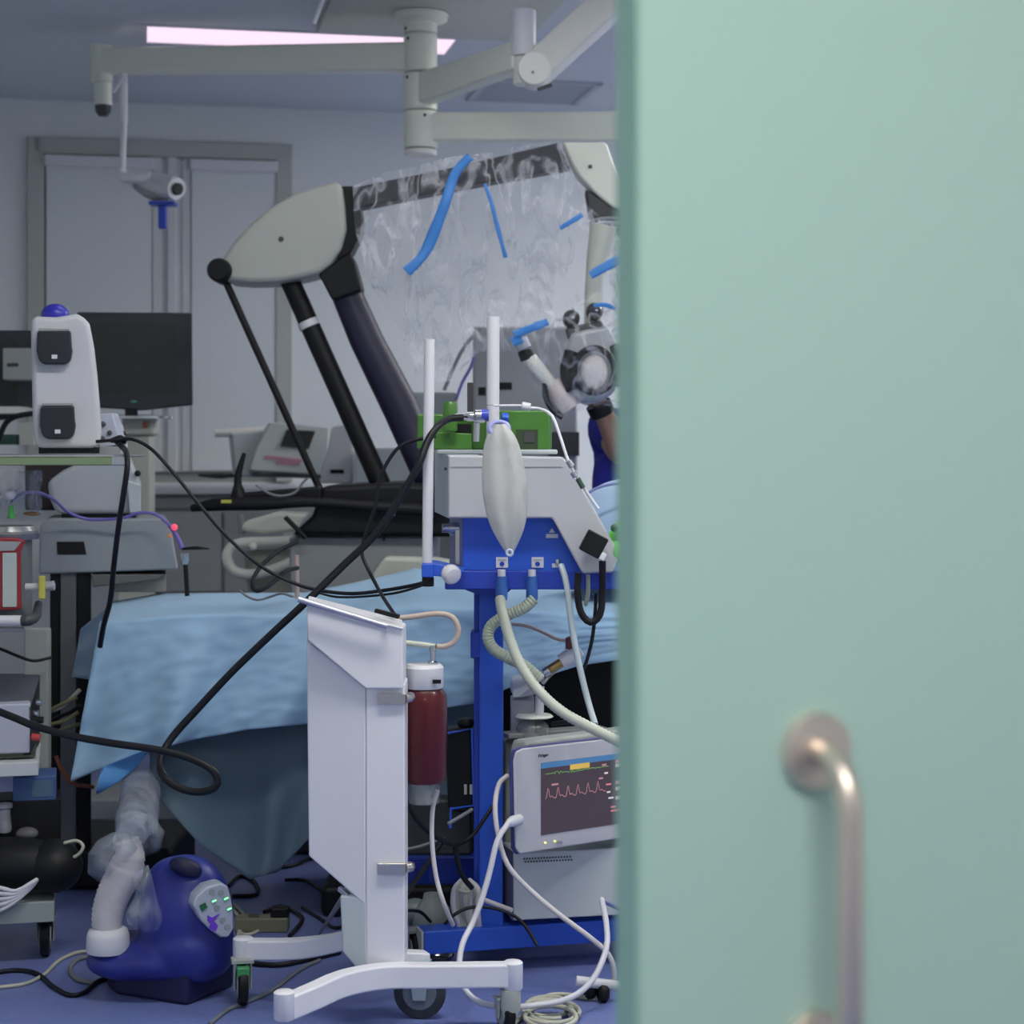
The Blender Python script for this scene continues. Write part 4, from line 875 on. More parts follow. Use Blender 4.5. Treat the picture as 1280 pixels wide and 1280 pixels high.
tag(obj('pressure_line', MB().tube([P(617, 507, 4.66), P(640, 507, 4.66), P(655, 507, 4.66)], m(1.6, 4.66), smooth=False), CABLEW), 'thin straight white line leaving the thick white pole', 'tube')
tl = thing('sensor_line', 'thin white sensor tube with steel joints slanting down past the white housing', 'tube', P(657, 508, 4.66))
obj('tube', MB().tube([P(660, 510, 4.66), P(675, 511, 4.66), P(690, 520, 4.62), P(700, 545, 4.6), P(712, 580, 4.58), P(730, 610, 4.58), P(748, 636, 4.58)], m(2, 4.6)), WHITE2, tl)
obj('connector', MB().cyl(P(652, 507, 4.66), P(663, 509, 4.66), m(5, 4.66)), WHITE, tl, bev=.002)
for a_, b_2, r, mt_ in (((710, 576), (715, 584), 4, STEEL), ((716, 590), (720, 596), 4.5, STEEL), ((722, 598), (729, 610), 3.4, mat('green black joint', (.04, .08, .05), .4))):
    obj('joint', MB().cyl(P(*a_, 4.575), P(*b_2, 4.575), m(r, 4.57)), mt_, tl)
lb_ = thing('green_bag', 'bright lime green rubber bag half hidden behind the open door', 'rubber bag', P(775, 700, 4.7))
obj('bag', MB().ball(P(782, 672, 4.72), .045, (.95, .8, 1.0)), LIME, lb_, bev=None)
obj('fold', MB().ball(P(770, 690, 4.70), .028, (.7, .8, 1.1)), LIME, lb_)
obj('dark_valve', MB().ball(P(768, 660, 4.68), .010), mat('dark green valve', (.02, .08, .02), .4), lb_)
# ------------------------------------------------------------ absorber canisters behind the monitor
YAb = 4.95
ab = thing('absorber', 'white and clear canister assembly between blue column and patient monitor', 'absorber', P(660, 930, YAb))
obj('upper_block', MB().poly(Fr(650, YAb), [(638, 850), (668, 846), (672, 868), (650, 873), (638, 866)], 0, .1), WHITE2, ab, bev=.008)
obj('lower_block', MB().rect(Fr(650, YAb), 638, 875, 668, 928, 0, .1), mat('dim white', (.45, .45, .5), .4), ab, bev=.004)
obj('tube', MB().cyl(P(675, 858, YAb-.02), P(674, 897, YAb-.02), m(5.5, YAb)), WHITE2, ab)
obj('cream_disc', MB().lathe(P(668, 897, YAb-.02), [(.045, 0), (.05, .003), (.045, .008)]), CREAM, ab)
obj('glass_jar', MB().lathe(P(666, 935, YAb-.02), [(.044, 0), (.044, .05), (.038, .065), (.02, .075)]), GLASSY, ab)
obj('flap', MB().poly(Fr(650, YAb-.02), [(640, 862), (655, 858), (668, 848), (664, 860), (648, 871), (641, 871)], -.01, .005), CREAM2, ab, bev=.003)
obj('side_pipe', MB().tube([P(679, 852, YAb-.01), P(686, 843, YAb-.03), P(692, 838, YAb-.03)], m(4.5, YAb)), STEEL, ab)
vc = thing('valve_connector', 'steel and brass connector with white elbow in front of the blue drape', 'connector', P(705, 830, 4.9))
p0, p1 = P(680, 842, 4.88), P(724, 814, 4.88); dv = (p1-p0)
def seg(a_, b_2, r, mt_, nm): obj(nm, MB().cyl(p0+dv*a_, p0+dv*b_2, r), mt_, vc, bev=.002)
seg(0, .16, .014, STEEL, 'steel_sleeve'); seg(.16, .52, .0125, BRASS, 'brass_sleeve'); seg(.14, .5, .008, BLACK, 'inner_tube'); seg(.5, .8, .022, WHITE2, 'white_cuff'); seg(.78, 1.05, .017, CREAM2, 'cuff_end')
obj('red_cap', MB().lathe(P(712, 812, 4.9), [(.011, 0), (.011, .03), (.005, .034)]), mat('dim red', (.15, .05, .05), .4), vc)
# grey body behind monitor
gb = thing('monitor_module', 'beige equipment module standing behind the tilted patient monitor', 'module', P(638, 1060, 4.85))
obj('body', MB().rect(Fr(640, 4.93, 15), 631, 925, 790, 1066, 0, .08), mat('beige grey module', (.33, .35, .30), .5), gb, bev=.008)
obj('top_rail', MB().rect(Fr(640, 4.88, 25), 636, 918, 760, 924, 0, .06), mat('rail grey', (.25, .26, .25), .5), gb, bev=.003)
# ------------------------------------------------------------ patient monitor with traces
FM2 = Fr(650, 4.66, 36)
pm = thing('patient_monitor', 'white patient monitor with green and pink traces on its dark screen', 'monitor', P(700, 1067, 4.75))
def mq(x, y, o=0): return FM2.q(x, y, o, 650)
# outline in plane coordinates: heights measured at px 650
cas = MB(); W0, W1 = 645, 850
out = [(650, 1068), (645, 1060), (643, 950), (646, 939), (654, 936), (W1-6, 936), (W1, 944), (W1, 1060), (W1-6, 1068)]
cas.prism([mq(x, y) for x, y in out], FM2.b*.010)
obj('casing', cas, mat('monitor white', (.54, .54, .57), .4, var=.02), pm, bev=.005)
obj('blue_edge', MB().prism([mq(x, y, .0102) for x, y in [(649, 1069), (644, 1061), (641.8, 950), (645, 938), (654, 935), (W1, 935), (W1+1, 1069)]], FM2.b*.010), mat('violet blue edge', (.06, .07, .26), .4), pm, bev=.003)
obj('rear_shell', MB().prism([mq(x, y, .0204) for x, y in [(662, 1062), (660, 945), (664, 930), (W1, 928), (W1, 1060)]], FM2.b*.06), mat('rear grey', (.36, .38, .36), .5), pm, bev=.01)
SX0, SX1, SY0, SY1 = 676, 800, 957, 1048
scr = MB(); scr.mi = 0
mats = [flat('screen glow', (.050, .036, .045), .55), flat('bar blue', (.05, .15, .30), .6), flat('bar yellow', (.75, .48, .10), .3), flat('trace green', (.20, .45, .12), .35), flat('trace pink', (.50, .24, .26), .4), flat('digits red', (.65, .2, .22), .45), flat('digits pale', (.60, .55, .55), .6), flat('column pale', (.55, .30, .30), .6)]
def sr(x0, y0, x1, y1, k, o):
    scr.mi = k; scr.prism([mq(x0, y1, o), mq(x1, y1, o), mq(x1, y0, o), mq(x0, y0, o)], FM2.b*.002)
def ln(pts, k, w=.0009):
    scr.mi = k
    scr.tube([mq(x, y, -.0035) for x, y in pts], w, seg=4, smooth=False)
sr(SX0, SY0, SX1, SY1, 0, -.0015); sr(SX0, SY0, SX1, SY0+7, 1, -.0025); sr(712, SY0+6.5, 736, SY0+13, 2, -.0035)
random.seed(8)
ln([(681+i*.9, 971.5+random.uniform(-1.6, 1.6)*(1.6 if 8 < i < 22 or 30 < i < 50 else .5)) for i in range(88)], 3, .0007)
pp = []
for i in range(80):
    x = 681+i*.95; ph = (i/80*6.1) % 1; pp.append((x, 1003-14*max(0, math.exp(-((ph-.25)/.12)**2))-3*math.exp(-((ph-.62)/.15)**2)))
ln(pp, 4)
for x, y, w, k in ((689, 985, 8, 4), (748, 985, 5, 4), (752, 968, 5, 4), (757, 994, 6, 5), (755, 979, 4, 6), (758, 1004, 4, 6), (760, 1012, 6, 6), (763, 1024, 6, 5), (763, 1029, 12, 5)): sr(x, y, x+w, y+2, k, -.0035)
for y, k in ((965, 7), (970, 6), (992, 7), (1000, 6), (1012, 6)): sr(769, y, 784, y+4, k, -.0035)
so = obj('screen', scr, mats, pm, smooth=0)
bm_ = MB()
for x, mt_ in ((681, LEDY), (693, LEDY)): obj('indicator', MB().box(mq(x, 1058, -.002), (.006, .004, .004)), mt_, pm)
obj('button', MB().box(mq(698, 1060.5, -.002), (.018, .004, .006)), GREYM, pm)
def text(body, p, h, xdir, mt_, parent, nm='lettering'):
    cu = bpy.data.curves.new(nm, 'FONT'); cu.body = body; cu.size = h; cu.extrude = .0006; cu.align_x = 'CENTER'; cu.align_y = 'CENTER'
    tmp = bpy.data.objects.new(nm, cu); C.objects.link(tmp); dg = bpy.context.evaluated_depsgraph_get(); dg.update()
    me = bpy.data.meshes.new_from_object(tmp.evaluated_get(dg)); bpy.data.objects.remove(tmp); me.materials.clear(); me.materials.append(mt_)
    x = xdir.normalized(); z = Vector((0, 0, 1)); y = x.cross(z)   # text lies in x,z ; normal faces the viewer
    r = parent
    while r.parent: r = r.parent
    q = Vector(p)-Vector(r.location)
    for v in me.vertices: v.co = q+x*v.co.x+z*v.co.y-x.cross(z)*v.co.z*-1*-1
    o = bpy.data.objects.new(nm, me); C.objects.link(o); o.parent = parent; return o
text('Dräger', mq(679, 947.5, -.001), .011, FM2.t, DKGREY, pm)
obj('cable_plug', MB().tube([P(650, 1024, 4.66), P(640, 1027, 4.64), P(634, 1030, 4.63)], [m(7, 4.6), m(7, 4.6), m(4, 4.6)]), WHITE2, pm)
# drawer box below
dbx = thing('drawer_unit', 'light grey metal box with vent holes below the patient monitor', 'drawer box', P(700, 1150, 4.9))
FDx = Fr(642, 4.80, 12)
obj('body', MB().rect(FDx, 642, 1066, 800, 1151, 0, .20), mat('box light grey', (.54, .58, .60), .45), dbx, bev=.004)
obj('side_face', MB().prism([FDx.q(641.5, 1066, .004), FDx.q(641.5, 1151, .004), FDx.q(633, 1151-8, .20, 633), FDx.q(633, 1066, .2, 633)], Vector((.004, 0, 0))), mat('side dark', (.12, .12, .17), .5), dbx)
vn = MB()
for r in range(2):
    for k in range(17): vn.rect(FDx, 654+k*3.6+r*1.6, 1073+r*4, 656+k*3.6+r*1.6, 1075+r*4, -.0015, .002, 642)
obj('vent_holes', vn, DKGREY, dbx)
# black apparatus left of column
ap = thing('regulator_box', 'black apparatus in a blue wire bracket left of the blue column', 'apparatus', P(572, 1060, 4.85))
FA = Fr(575, 4.90)
obj('body', MB().poly(FA, [(556, 912), (590, 908), (594, 1010), (584, 1018), (560, 1012)], 0, .08), BLACK, ap, bev=.01)
obj('lower_body', MB().rect(FA, 500, 1003, 590, 1074, .04, .12), mat('smoky grey', (.03, .03, .032), .5), ap, bev=.01)
obj('bracket', MB().tube([FA.q(560, 916, -.01), FA.q(590, 910, -.01), FA.q(593, 1006, -.01), FA.q(564, 1010, -.01), FA.q(563, 1034, -.01)], .004, smooth=False), BLUE, ap)
for x in (582, 589): obj('steel_pin', MB().cyl(FA.q(x, 980, -.008), FA.q(x, 992, -.008), .004), CREAM3, ap)
obj('cap', MB().ball(FA.q(582, 905, .02), .018, (1.3, 1, .8)), BLACK, ap)
bt_ = thing('grey_flask', 'dim grey plastic flask lying on the cart base behind the white column', 'flask', P(535, 1162, 4.9))
obj('body', MB().lathe(P(540, 1164, 4.98), [(.05, 0), (.052, .02), (.048, .06), (.025, .085), (.022, .10)]), mat('grey plastic flask', (.22, .25, .25), .5), bt_)
obj('shoulder', MB().ball(P(519, 1140, 5.0), .045, (1, .8, .8)), mat('grey flask shoulder', (.16, .19, .20), .4), bt_)
wb = thing('cable_bundle', 'bundle of folded cream tubes standing on the blue base beam', 'tube bundle', P(583, 1158, 4.85))
for k in range(7):
    x = 569+k*5
    obj('strand', MB().tube([P(x+6-k, 1160, 4.84), P(x-2, 1135, 4.83+.01*(k % 3)), P(x-1, 1112, 4.83), P(578+k*1.3, 1100, 4.84)], m(3.6, 4.85)), CABLEC if k % 2 else HOSEW, wb)
obj('tie', MB().ring(P(582, 1112, 4.83), .028, .004, axis=(0, 0, 1), sy=.6), CABLEC, wb)
# ------------------------------------------------------------ patient warming unit
YU = 4.66
wu = thing('warming_unit', 'navy blue egg shaped patient warming unit with a white hose on the floor', 'warming unit', (X(215, YU), YU, 0))
mb = MB()
def eg(cx_, cy_, Y, rx, ry, rz, tilt=0): mb.ball(P(cx_, cy_, Y), 1, (m(rx, Y), ry, m(rz, Y)), 32, Matrix.Rotation(math.radians(tilt), 3, 'Y'))
eg(232, 1146, YU, 60, .115, 78, 0); eg(236, 1178, YU, 57, .125, 46); eg(222, 1120, YU, 44, .09, 50, -14); eg(164, 1200, YU-.02, 57, .09, 23); eg(200, 1197, YU-.02, 60, .10, 26); eg(241, 1194, YU, 52, .118, 34)
shell = obj('shell', mb, WARM, wu, smooth=180)
k = shell.modifiers.new('remesh', 'REMESH'); k.mode = 'VOXEL'; k.voxel_size = .007; k.use_smooth_shade = True
k = shell.modifiers.new('smooth', 'SMOOTH'); k.factor = .6; k.iterations = 12
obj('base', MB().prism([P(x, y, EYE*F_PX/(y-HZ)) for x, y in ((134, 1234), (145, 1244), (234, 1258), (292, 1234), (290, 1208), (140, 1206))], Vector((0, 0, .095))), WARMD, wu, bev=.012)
obj('handle_recess_shade', MB().ball(P(232, 1084, YU-.062), 1, (.042, .03, .022), 24, Matrix.Rotation(math.radians(20), 3, 'Y')), mat('recess shade navy', (.008, .008, .05), .5), wu)  # dark ellipsoid: the handle cavity's shade is put into its colour
FP = Fr(262, YU-.112, 26)
pn = obj('control_panel', MB().poly(FP, [(275, 1103), (284, 1107), (288, 1122), (291, 1140), (291, 1160), (285, 1171), (275, 1171), (262, 1162), (250, 1150), (240, 1132), (244, 1120), (257, 1108)], -.008, .05), mat('panel pale', (.42, .46, .55), .4), wu, bev=.006)
for x, y, mt_ in ((264, 1114, GREYM), (275, 1115, GREYM), (266, 1125, LEDG), (281, 1122, LEDG), (270, 1134, GREYM), (285, 1135, LEDG), (277, 1149, GREYM), (283, 1158, GREYM)):
    bmt = obj('button', MB().lathe(FP.q(x, y, -.007), [(.008, 0), (.007, .003)], axis=FP.b*-1), GREYM, pn)
    if mt_ is LEDG: obj('lamp', MB().bar(FP.q(x-2.5, y+1.2, -.0115), FP.q(x+2.5, y-1.2, -.0115), .003, .003), LEDG, bmt)
obj('display', MB().poly(FP, [(248, 1131), (255, 1127), (258, 1133), (251, 1138)], -.011, -.007), mat('panel green', (.01, .12, .03), .4), pn)
obj('purple_figure', MB().poly(FP, [(258, 1143), (264, 1146), (273, 1141), (266, 1150), (271, 1156), (268, 1163), (260, 1160), (262, 1154), (258, 1150)], -.011, -.007), mat('purple print', (.16, .04, .60), .4), pn)
YHs = YU-.05
wh = thing('air_hose', 'thick white corrugated air hose rising from the navy warming unit', 'hose', P(135, 1188, YHs))
obj('hose', MB().tube([P(136, 1172, YHs), P(134, 1148, YHs), P(141, 1120, YHs), P(155, 1092, YHs), P(162, 1070, YHs), P(158, 1050, YHs)], [m(18, YHs), m(19.5, YHs), m(21, YHs), m(22, YHs), m(18, YHs), m(14, YHs)], seg=26, corr=(.010, .035)), HOSEW, wh, smooth=180)
obj('collar', MB().lathe(P(135, 1189, YHs), [(m(26, YHs), 0), (m(27, YHs), .008), (m(26.5, YHs), m(20, YHs)), (m(24, YHs), m(27, YHs)), (m(19, YHs), m(30, YHs))]), WHITE2, wh)
sl = thing('plastic_sleeve', 'clear plastic sleeve leading up from the white hose under the blue drape', 'plastic sleeve', P(165, 1050, 4.75))
mb = MB().tube([P(157, 1054, 4.66), P(171, 1025, 4.95), P(176, 990, 5.22), P(178, 955, 5.29), P(180, 925, 5.30)], [m(15, 4.7), m(24, 4.8), m(26, 4.9), m(23, 5), m(20, 5.2)], seg=26, corr=(.02, .05))
for v in mb.bm.verts: v.co += Vector((noise.noise(v.co*14), noise.noise(v.co*14+Vector((5, 0, 0))), 0))*.012
obj('sleeve', mb, FILM2, sl, smooth=180)
def blob(pts, Y, amp, nm, lab):
    c_ = [sum(p[k] for p in pts)/len(pts) for k in (0, 1)]; th = thing(nm, lab, 'plastic bag', P(*c_, Y))
    n_ = len(pts)
    def fn(u, v):
        q = lerp_poly(pts+[pts[0]], u); q = Vector(c_).lerp(q, v); p = P(q.x, q.y, Y-.05*math.sqrt(max(0, 1-v*v)))
        p.y += amp*noise.noise(p*18); return p
    obj('film', MB().grid(fn, 48, 14), FILM2, th, smooth=180); return th
blob([(110, 1068), (122, 1050), (140, 1041), (162, 1044), (172, 1062), (160, 1078), (142, 1090), (124, 1106), (108, 1094)], YHs-.03, .02, 'plastic_wrap', 'crumpled clear plastic around the upper end of the white hose')
blob([(166, 1095), (186, 1080), (194, 1110), (203, 1150), (198, 1163), (182, 1166), (160, 1155), (158, 1140), (170, 1118)], YHs-.08, .02, 'plastic_bag', 'crumpled clear plastic bag lying against the navy warming unit')
blob([(148, 1020), (165, 1012), (190, 1018), (206, 1040), (200, 1062), (180, 1072), (160, 1060), (143, 1040)], YHs+.02, .02, 'plastic_wrap', 'crumpled clear plastic hanging below the blue folded corner of the drape')

# ------------------------------------------------------------ left instrument trolley
YL = 4.9; FL = Fr(80, YL, 4)
def LF(px, Y, yaw=13): return Fr(px, Y, yaw)
tr = thing('instrument_trolley', 'metal trolley with green glinting top shelf at the left edge', 'trolley', (X(20, YL), YL, 0))
def lshelf(y, x1, Y, mt_, nm='shelf', th=.02, dep=.38, x0=-120):
    F = LF(40, Y, 4 if y < 600 else 13); z = P(0, y, F.depth(40)).z; a_, b_ = F.q(x0, y), F.q(x1, y); pts = [a_, b_, b_+F.b*dep, a_+F.b*dep]
    for p in pts: p.z = z-th
    return obj(nm, MB().prism(pts, Vector((0, 0, th))), mt_, tr, bev=.003)
lshelf(568, 160, YL, mat('shelf steel', (.55, .55, .56), .25, .8), th=m(4, YL))
obj('shelf_edge', MB().rect(FL, -120, 571.5, 159, 582, -.004, .02), mat('steel edge with green reflection', (.36, .46, .26), .22, .85), tr, bev=.003)  # green reflection on the metal is put into the edge colour
obj('shelf_corner', MB().rect(FL, 140, 570, 160, 582, -.008, .02), STEEL, tr, bev=.003)
obj('tube_handle', MB().tube([P(-100, 776, YL), P(28, 776, YL)], m(7, YL), smooth=False), WHITE, tr)
obj('tube_end', MB().tube([P(28, 776, YL), P(36, 775, YL), P(45, 770, YL+.05), P(48, 755, YL+.15)], [m(7, YL), m(7.5, YL), m(6, YL), m(5, YL)]), DKGREY, tr)
lshelf(784, 30, YL+.02, GREYM, dep=.36, th=.012)
lshelf(953, 48, YL, mat('lower shelf white', (.52, .55, .57), .45), th=m(17, YL))
lshelf(1128, 68, YL, mat('bottom shelf grey', (.33, .37, .37), .5), th=m(26, YL))
obj('post', MB().rect(Fr(40, YL+.33), 30, 786, 60, 1140, 0, .04), mat('post greenish grey', (.33, .35, .34), .5), tr, bev=.004)
obj('post', MB().rect(Fr(-60, YL+.3), -80, 580, -60, 1140, 0, .04), GREYM, tr)
obj('post', MB().rect(Fr(-60, YL), -110, 580, -95, 1140, 0, .04), GREYM, tr)
for px, Y in ((57, 5.0), (-90, 5.0), (-90, 5.24)): caster(tr, fl(px, Y), .052, .026, 10, fork=GREYM, tyre=BLACK)
obj('caster_stem', MB().cyl(P(58, 1153, 5.0), P(58, 1172, 5.0), .02), DKGREY, tr)
# tall white console
FE = Fr(85, 4.98, 12)
co = thing('white_console', 'tall white console with two black sockets and a blue dome on the top shelf', 'medical console', P(82, 566, 5.0))
obj('shell', MB().poly(FE, [(38, 397), (46, 395), (70, 396), (96, 392), (106, 396), (112, 405), (117, 430), (121, 465), (124, 500), (127, 540), (124, 557), (115, 560), (44, 560), (41, 540)], 0, .24), mat('console white', (.56, .56, .60), .42, var=.02), co, bev=.016)
obj('base_strip', MB().rect(FE, 48, 559, 124, 567, .02, .22), BLACK, co)
obj('blue_dome', MB().ball(P(69, 394, 5.10), m(16, 5.1), (1.1, 1.1, .9)), mat('dome blue', (.03, .03, .42), .35), co)
for x0, y0 in ((47, 413), (51, 506)):
    so_ = obj('socket', MB().poly(FE, [(x0, y0+2), (x0+42, y0+1), (x0+43, y0+20), (x0+44, y0+26), (x0+42, y0+38), (x0+36, y0+43), (x0+8, y0+43), (x0+2, y0+38), (x0-1, y0+26)], -.03, .02), mat('socket black', (.018, .020, .028), .35), co, bev=.006)
    obj('socket_lid', MB().rect(FE, x0+2, y0-2, x0+40, y0+1.5, -.02, .01), GREYM, so_, bev=.002)
    obj('symbol', MB().rect(FE, x0+18, y0+31, x0+25, y0+36, -.0315, -.03), WHITE2, so_)
ps = thing('small_panel', 'small white panel with grey buttons behind the tall white console', 'control panel', P(140, 560, 5.3))
obj('panel', MB().poly(Fr(140, 5.15), [(122, 518), (140, 516), (152, 556), (122, 560)], 0, .08), mat('panel bluish', (.42, .45, .55), .4), ps, bev=.004)
for p in ((129, 530), (137, 541), (128, 548)): obj('button', MB().ball(P(*p, 5.145), .007), DKGREY, ps)
obj('foot', MB().rect(Fr(140, 5.15), 124, 558, 150, 568, 0, .08), GREYM, ps)
pb = thing('clear_bag', 'clear plastic bag hanging under the metal top shelf', 'plastic bag', P(25, 640, 5.05))
def bagf(u, v):
    p = P(-10+62*u, 588+52*v, 5.0); p.y += .03*noise.noise(Vector((u*5, v*3, 0))); p.z += .008*noise.noise(Vector((u*7, 1, v*3))); return p
obj('film', MB().grid(bagf, 30, 20), FILM2, pb, smooth=180)
obj('white_cap', MB().ball(P(13, 618, 4.97), .014), WHITE, pb)
bn = thing('round_basin', 'round steel basin holding small instruments under the top shelf', 'basin', P(5, 672, 5.05))
rz = P(0, 672, 5.05).z
obj('bowl', MB().lathe((X(5, 5.1), 5.1, 0), [(.088, rz), (.092, rz+.006), (.092, rz+.014), (.085, rz+.016), (.08, rz+.03), (.076, rz+.03)], seg=40), mat('basin steel', (.40, .41, .41), .35, .5), bn)
obj('rim_band', MB().lathe((X(5, 5.1), 5.1, 0), [(.093, rz-.006), (.094, rz), (.094, rz+.006), (.093, rz+.01)], seg=40), mat('basin band', (.10, .11, .17), .5), bn)
obj('lower_can', MB().lathe((X(0, 5.1), 5.1, 0), [(.085, P(0, 772, 5.1).z), (.085, rz-.006)], seg=40), mat('can grey', (.12, .125, .13), .4), bn)
tag(obj('green_clip', MB().tube([P(14, 632, 4.99), P(14, 648, 4.99)], [.006, .010], smooth=False), mat('green clip', (.04, .32, .06), .4)), 'small green clip standing on the rim of the steel basin', 'clip')
tag(obj('swab', MB().ball(P(40, 642, 5.02), .02, (1.2, .5, .3)), mat('orange brown', (.30, .16, .07), .6)), 'small orange brown swab on the edge of the steel basin', 'swab')
rd = thing('red_device', 'dark red framed device with a pale front panel on the middle shelf', 'device', P(10, 770, 4.95))
FR = LF(10, 4.96)
obj('frame', MB().poly(FR, [(-40, 672), (20, 672), (32, 676), (26, 690), (27, 762), (-40, 765)], 0, .03), REDB, rd, bev=.004)
obj('top_panel', MB().poly(FR, [(-40, 676), (27, 677), (18, 688), (-40, 690)], -.003, .004), mat('dim panel', (.30, .32, .33), .4), rd)
obj('front_panel', MB().rect(FR, 3, 691, 21, 759, -.004, .004), mat('pale green panel', (.42, .48, .47), .4), rd, bev=.002)
obj('front_panel', MB().rect(FR, -30, 691, -3, 759, -.004, .004), mat('pale green panel', (.42, .48, .47), .4), rd, bev=.002)
cf = thing('cable_connector', 'white connector with a yellow ring beside the red framed device', 'connector', P(52, 735, 5.0))
obj('body', MB().cyl(P(32, 734, 5.0), P(68, 733, 5.0), .010), WHITE2, cf, bev=.002)
obj('plug', MB().cyl(P(56, 733, 5.0), P(68, 732, 5.0), .013), mat('plug pale', (.38, .38, .45), .4), cf, bev=.002)
obj('yellow_ring', MB().rect(Fr(52, 4.97), 48, 720, 55, 749, 0, .02), YELL, cf, bev=.003)
gdv = thing('grey_device', 'grey white boxed device with a dark right side on the lower shelf', 'device', P(15, 952, 4.95))
FGd = LF(15, 4.93)
obj('body', MB().rect(FGd, -60, 882, 38, 945, 0, .23), mat('device grey', (.40, .42, .50), .45), gdv, bev=.006)
obj('dark_top', MB().prism([FGd.q(-60, 884, .001), FGd.q(38, 884, .001), P(50, 842, 5.24), P(-50, 842, 5.24)], Vector((0, 0, -.03))), mat('device dark top', (.09, .095, .12), .5), gdv)
obj('side', MB().prism([FGd.q(38.5, 884, .002), P(50, 846, 5.24), P(50, 938, 5.24), FGd.q(38.5, 944, .002)], Vector((-.02, 0, 0))), BLACK, gdv)
for k, (x, y) in enumerate(((49, 878), (45, 892), (51, 900))): obj('socket', MB().cyl(P(x-3, y, 4.97), P(x+3, y, 4.97), .009), STEEL if k < 2 else BLACK, gdv)
obj('red_plug', MB().cyl(P(40, 921, 4.93), P(50, 922, 4.93), .009), mat('bright red', (.50, .05, .05), .4), gdv)
obj('foot', MB().rect(FGd, -60, 945, 44, 951, .01, .24), mat('foot olive', (.07, .08, .06), .5), gdv)
be = thing('blue_carton', 'dim blue carton standing under the lower white shelf', 'carton', P(45, 1010, 5.1))
obj('body', MB().rect(LF(45, 5.04), 16, 972, 70, 1002, 0, .14), mat('carton blue', (.05, .10, .26), .6), be, bev=.003)
obj('label', MB().rect(LF(45, 5.04), 40, 976, 66, 996, -.002, .001), mat('carton label', (.08, .14, .22), .6), be)
obj('lower_box', MB().rect(LF(45, 5.04), -20, 1002, 76, 1113, 0, .14), BLACK, be, bev=.005)
fw = thing('foot_pedal_bag', 'black padded bag with cables on the bottom shelf', 'bag', P(40, 1120, 4.95))
obj('bag', MB().ball(P(8, 1080, 4.96), 1, (.19, .08, .072)), BLACK, fw, smooth=180)
obj('side_pouch', MB().ball(P(68, 1082, 4.96), 1, (.075, .08, .07), rot=Matrix.Rotation(.3, 3, 'Y')), BLACK, fw, smooth=180)
obj('silver_part', MB().lathe(P(6, 1040, 4.98), [(.016, 0), (.018, .01), (.014, .06), (.02, .065), (.02, .075)]), mat('dim silver', (.35, .35, .37), .35, .4), fw)
obj('grey_cap', MB().ball(P(34, 1042, 4.99), .025, (1.2, 1, .7)), mat('dim grey cap', (.10, .10, .11), .5), fw)
for k in range(5):
    tag(obj('white_cable', MB().tube([P(-30, 1142-k*8, 4.86), P(0, 1138-k*7, 4.85), P(20, 1126-k*3, 4.86), P(38+k, 1110-k*2, 4.88), P(48, 1098, 4.9)], m(2.8, 4.87)), CABLEW), 'white cable of the bundle lying on the bottom shelf by the black bag', 'cable', 'white cables on the bottom shelf')
tag(obj('loop_cable', MB().tube([P(54, 1064, 4.94), P(70, 1060, 4.93), P(86, 1072, 4.93), P(98, 1068, 4.93), P(104, 1058, 4.93), P(96, 1051, 4.94), P(80, 1054, 4.94)], m(2.2, 4.93)), CABLEC), 'cream cable looping over the black bag', 'cable')
# cables behind the lower shelf
for k, (mt_, pts) in enumerate(((CABLEY, [(44, 905), (60, 890), (78, 880), (96, 872)]), (CABLEY, [(46, 912), (66, 905), (84, 900), (98, 890)]), (CABLEC, [(55, 890), (72, 886), (86, 876), (100, 862)]), (CABLEY, [(52, 918), (72, 914), (90, 908), (100, 905)]), (CABLEK, [(58, 904), (74, 896), (88, 890), (100, 882)]), (CABLER, [(70, 945), (76, 960), (84, 972), (92, 980), (118, 984)]))):
    tag(obj('device_cable', MB().tube([P(*q, 5.3+.02*k) for q in pts], m(2.6, 5.3)), mt_), ('thin reddish brown cable below the left edge of the blue drape' if mt_ is CABLER else 'black thin cable among the olive cables left of the drape' if mt_ is CABLEK else 'cream cable above the olive ones left of the drape' if mt_ is CABLEC else 'olive cable running from the grey device towards the drape'), 'cable', 'olive cables beside the drape' if mt_ is CABLEY else None)
tag(obj('wall_cable', MB().tube([P(-20, 806, 5.15), P(0, 811, 5.15), P(22, 820, 5.15), (P(42, 826, 5.15)), P(64, 822, 5.2)], m(2, 5.15)), CABLEK), 'thin black cable sagging across the trolley post at the left edge', 'cable')
# violet line over the grey cart
vl = thing('violet_line', 'violet tube arching over the grey cart to a red light', 'tube', P(215, 660, 5.3))
obj('tube', MB().tube([P(15, 626, 5.1), P(28, 617, 5.15), (P(48, 616, 5.3)), P(68, 625, 5.5), P(85, 640, 5.65), P(110, 649, 5.70), P(150, 648, 5.70), P(175, 641, 5.70), P(195, 643, 5.7), P(212, 656, 5.7)], m(2, 5.5)), PURPLE, vl)
obj('red_light', MB().ball(P(218, 659, 5.68), m(4.2, 5.68)), LEDR, vl)
obj('orange_light', MB().ball(P(212, 670, 5.69), m(2.6, 5.7)), mat('orange lamp', (.5, .15, .05), .4, emit=(.9, .3, .1), es=.25), vl)
obj('end_tube', MB().tube([P(212, 656, 5.7), P(222, 672, 5.68), P(228, 686, 5.66)], m(3, 5.7)), PURPLE, vl)
pv = thing('probe_holder', 'small steel cup with a black rod next to the grey cart', 'holder', P(231, 740, 5.66))
obj('cup', MB().lathe(P(231, 705, 5.66), [(.010, 0), (.014, .01), (.014, .03), (.016, .032)]), STEEL, pv)
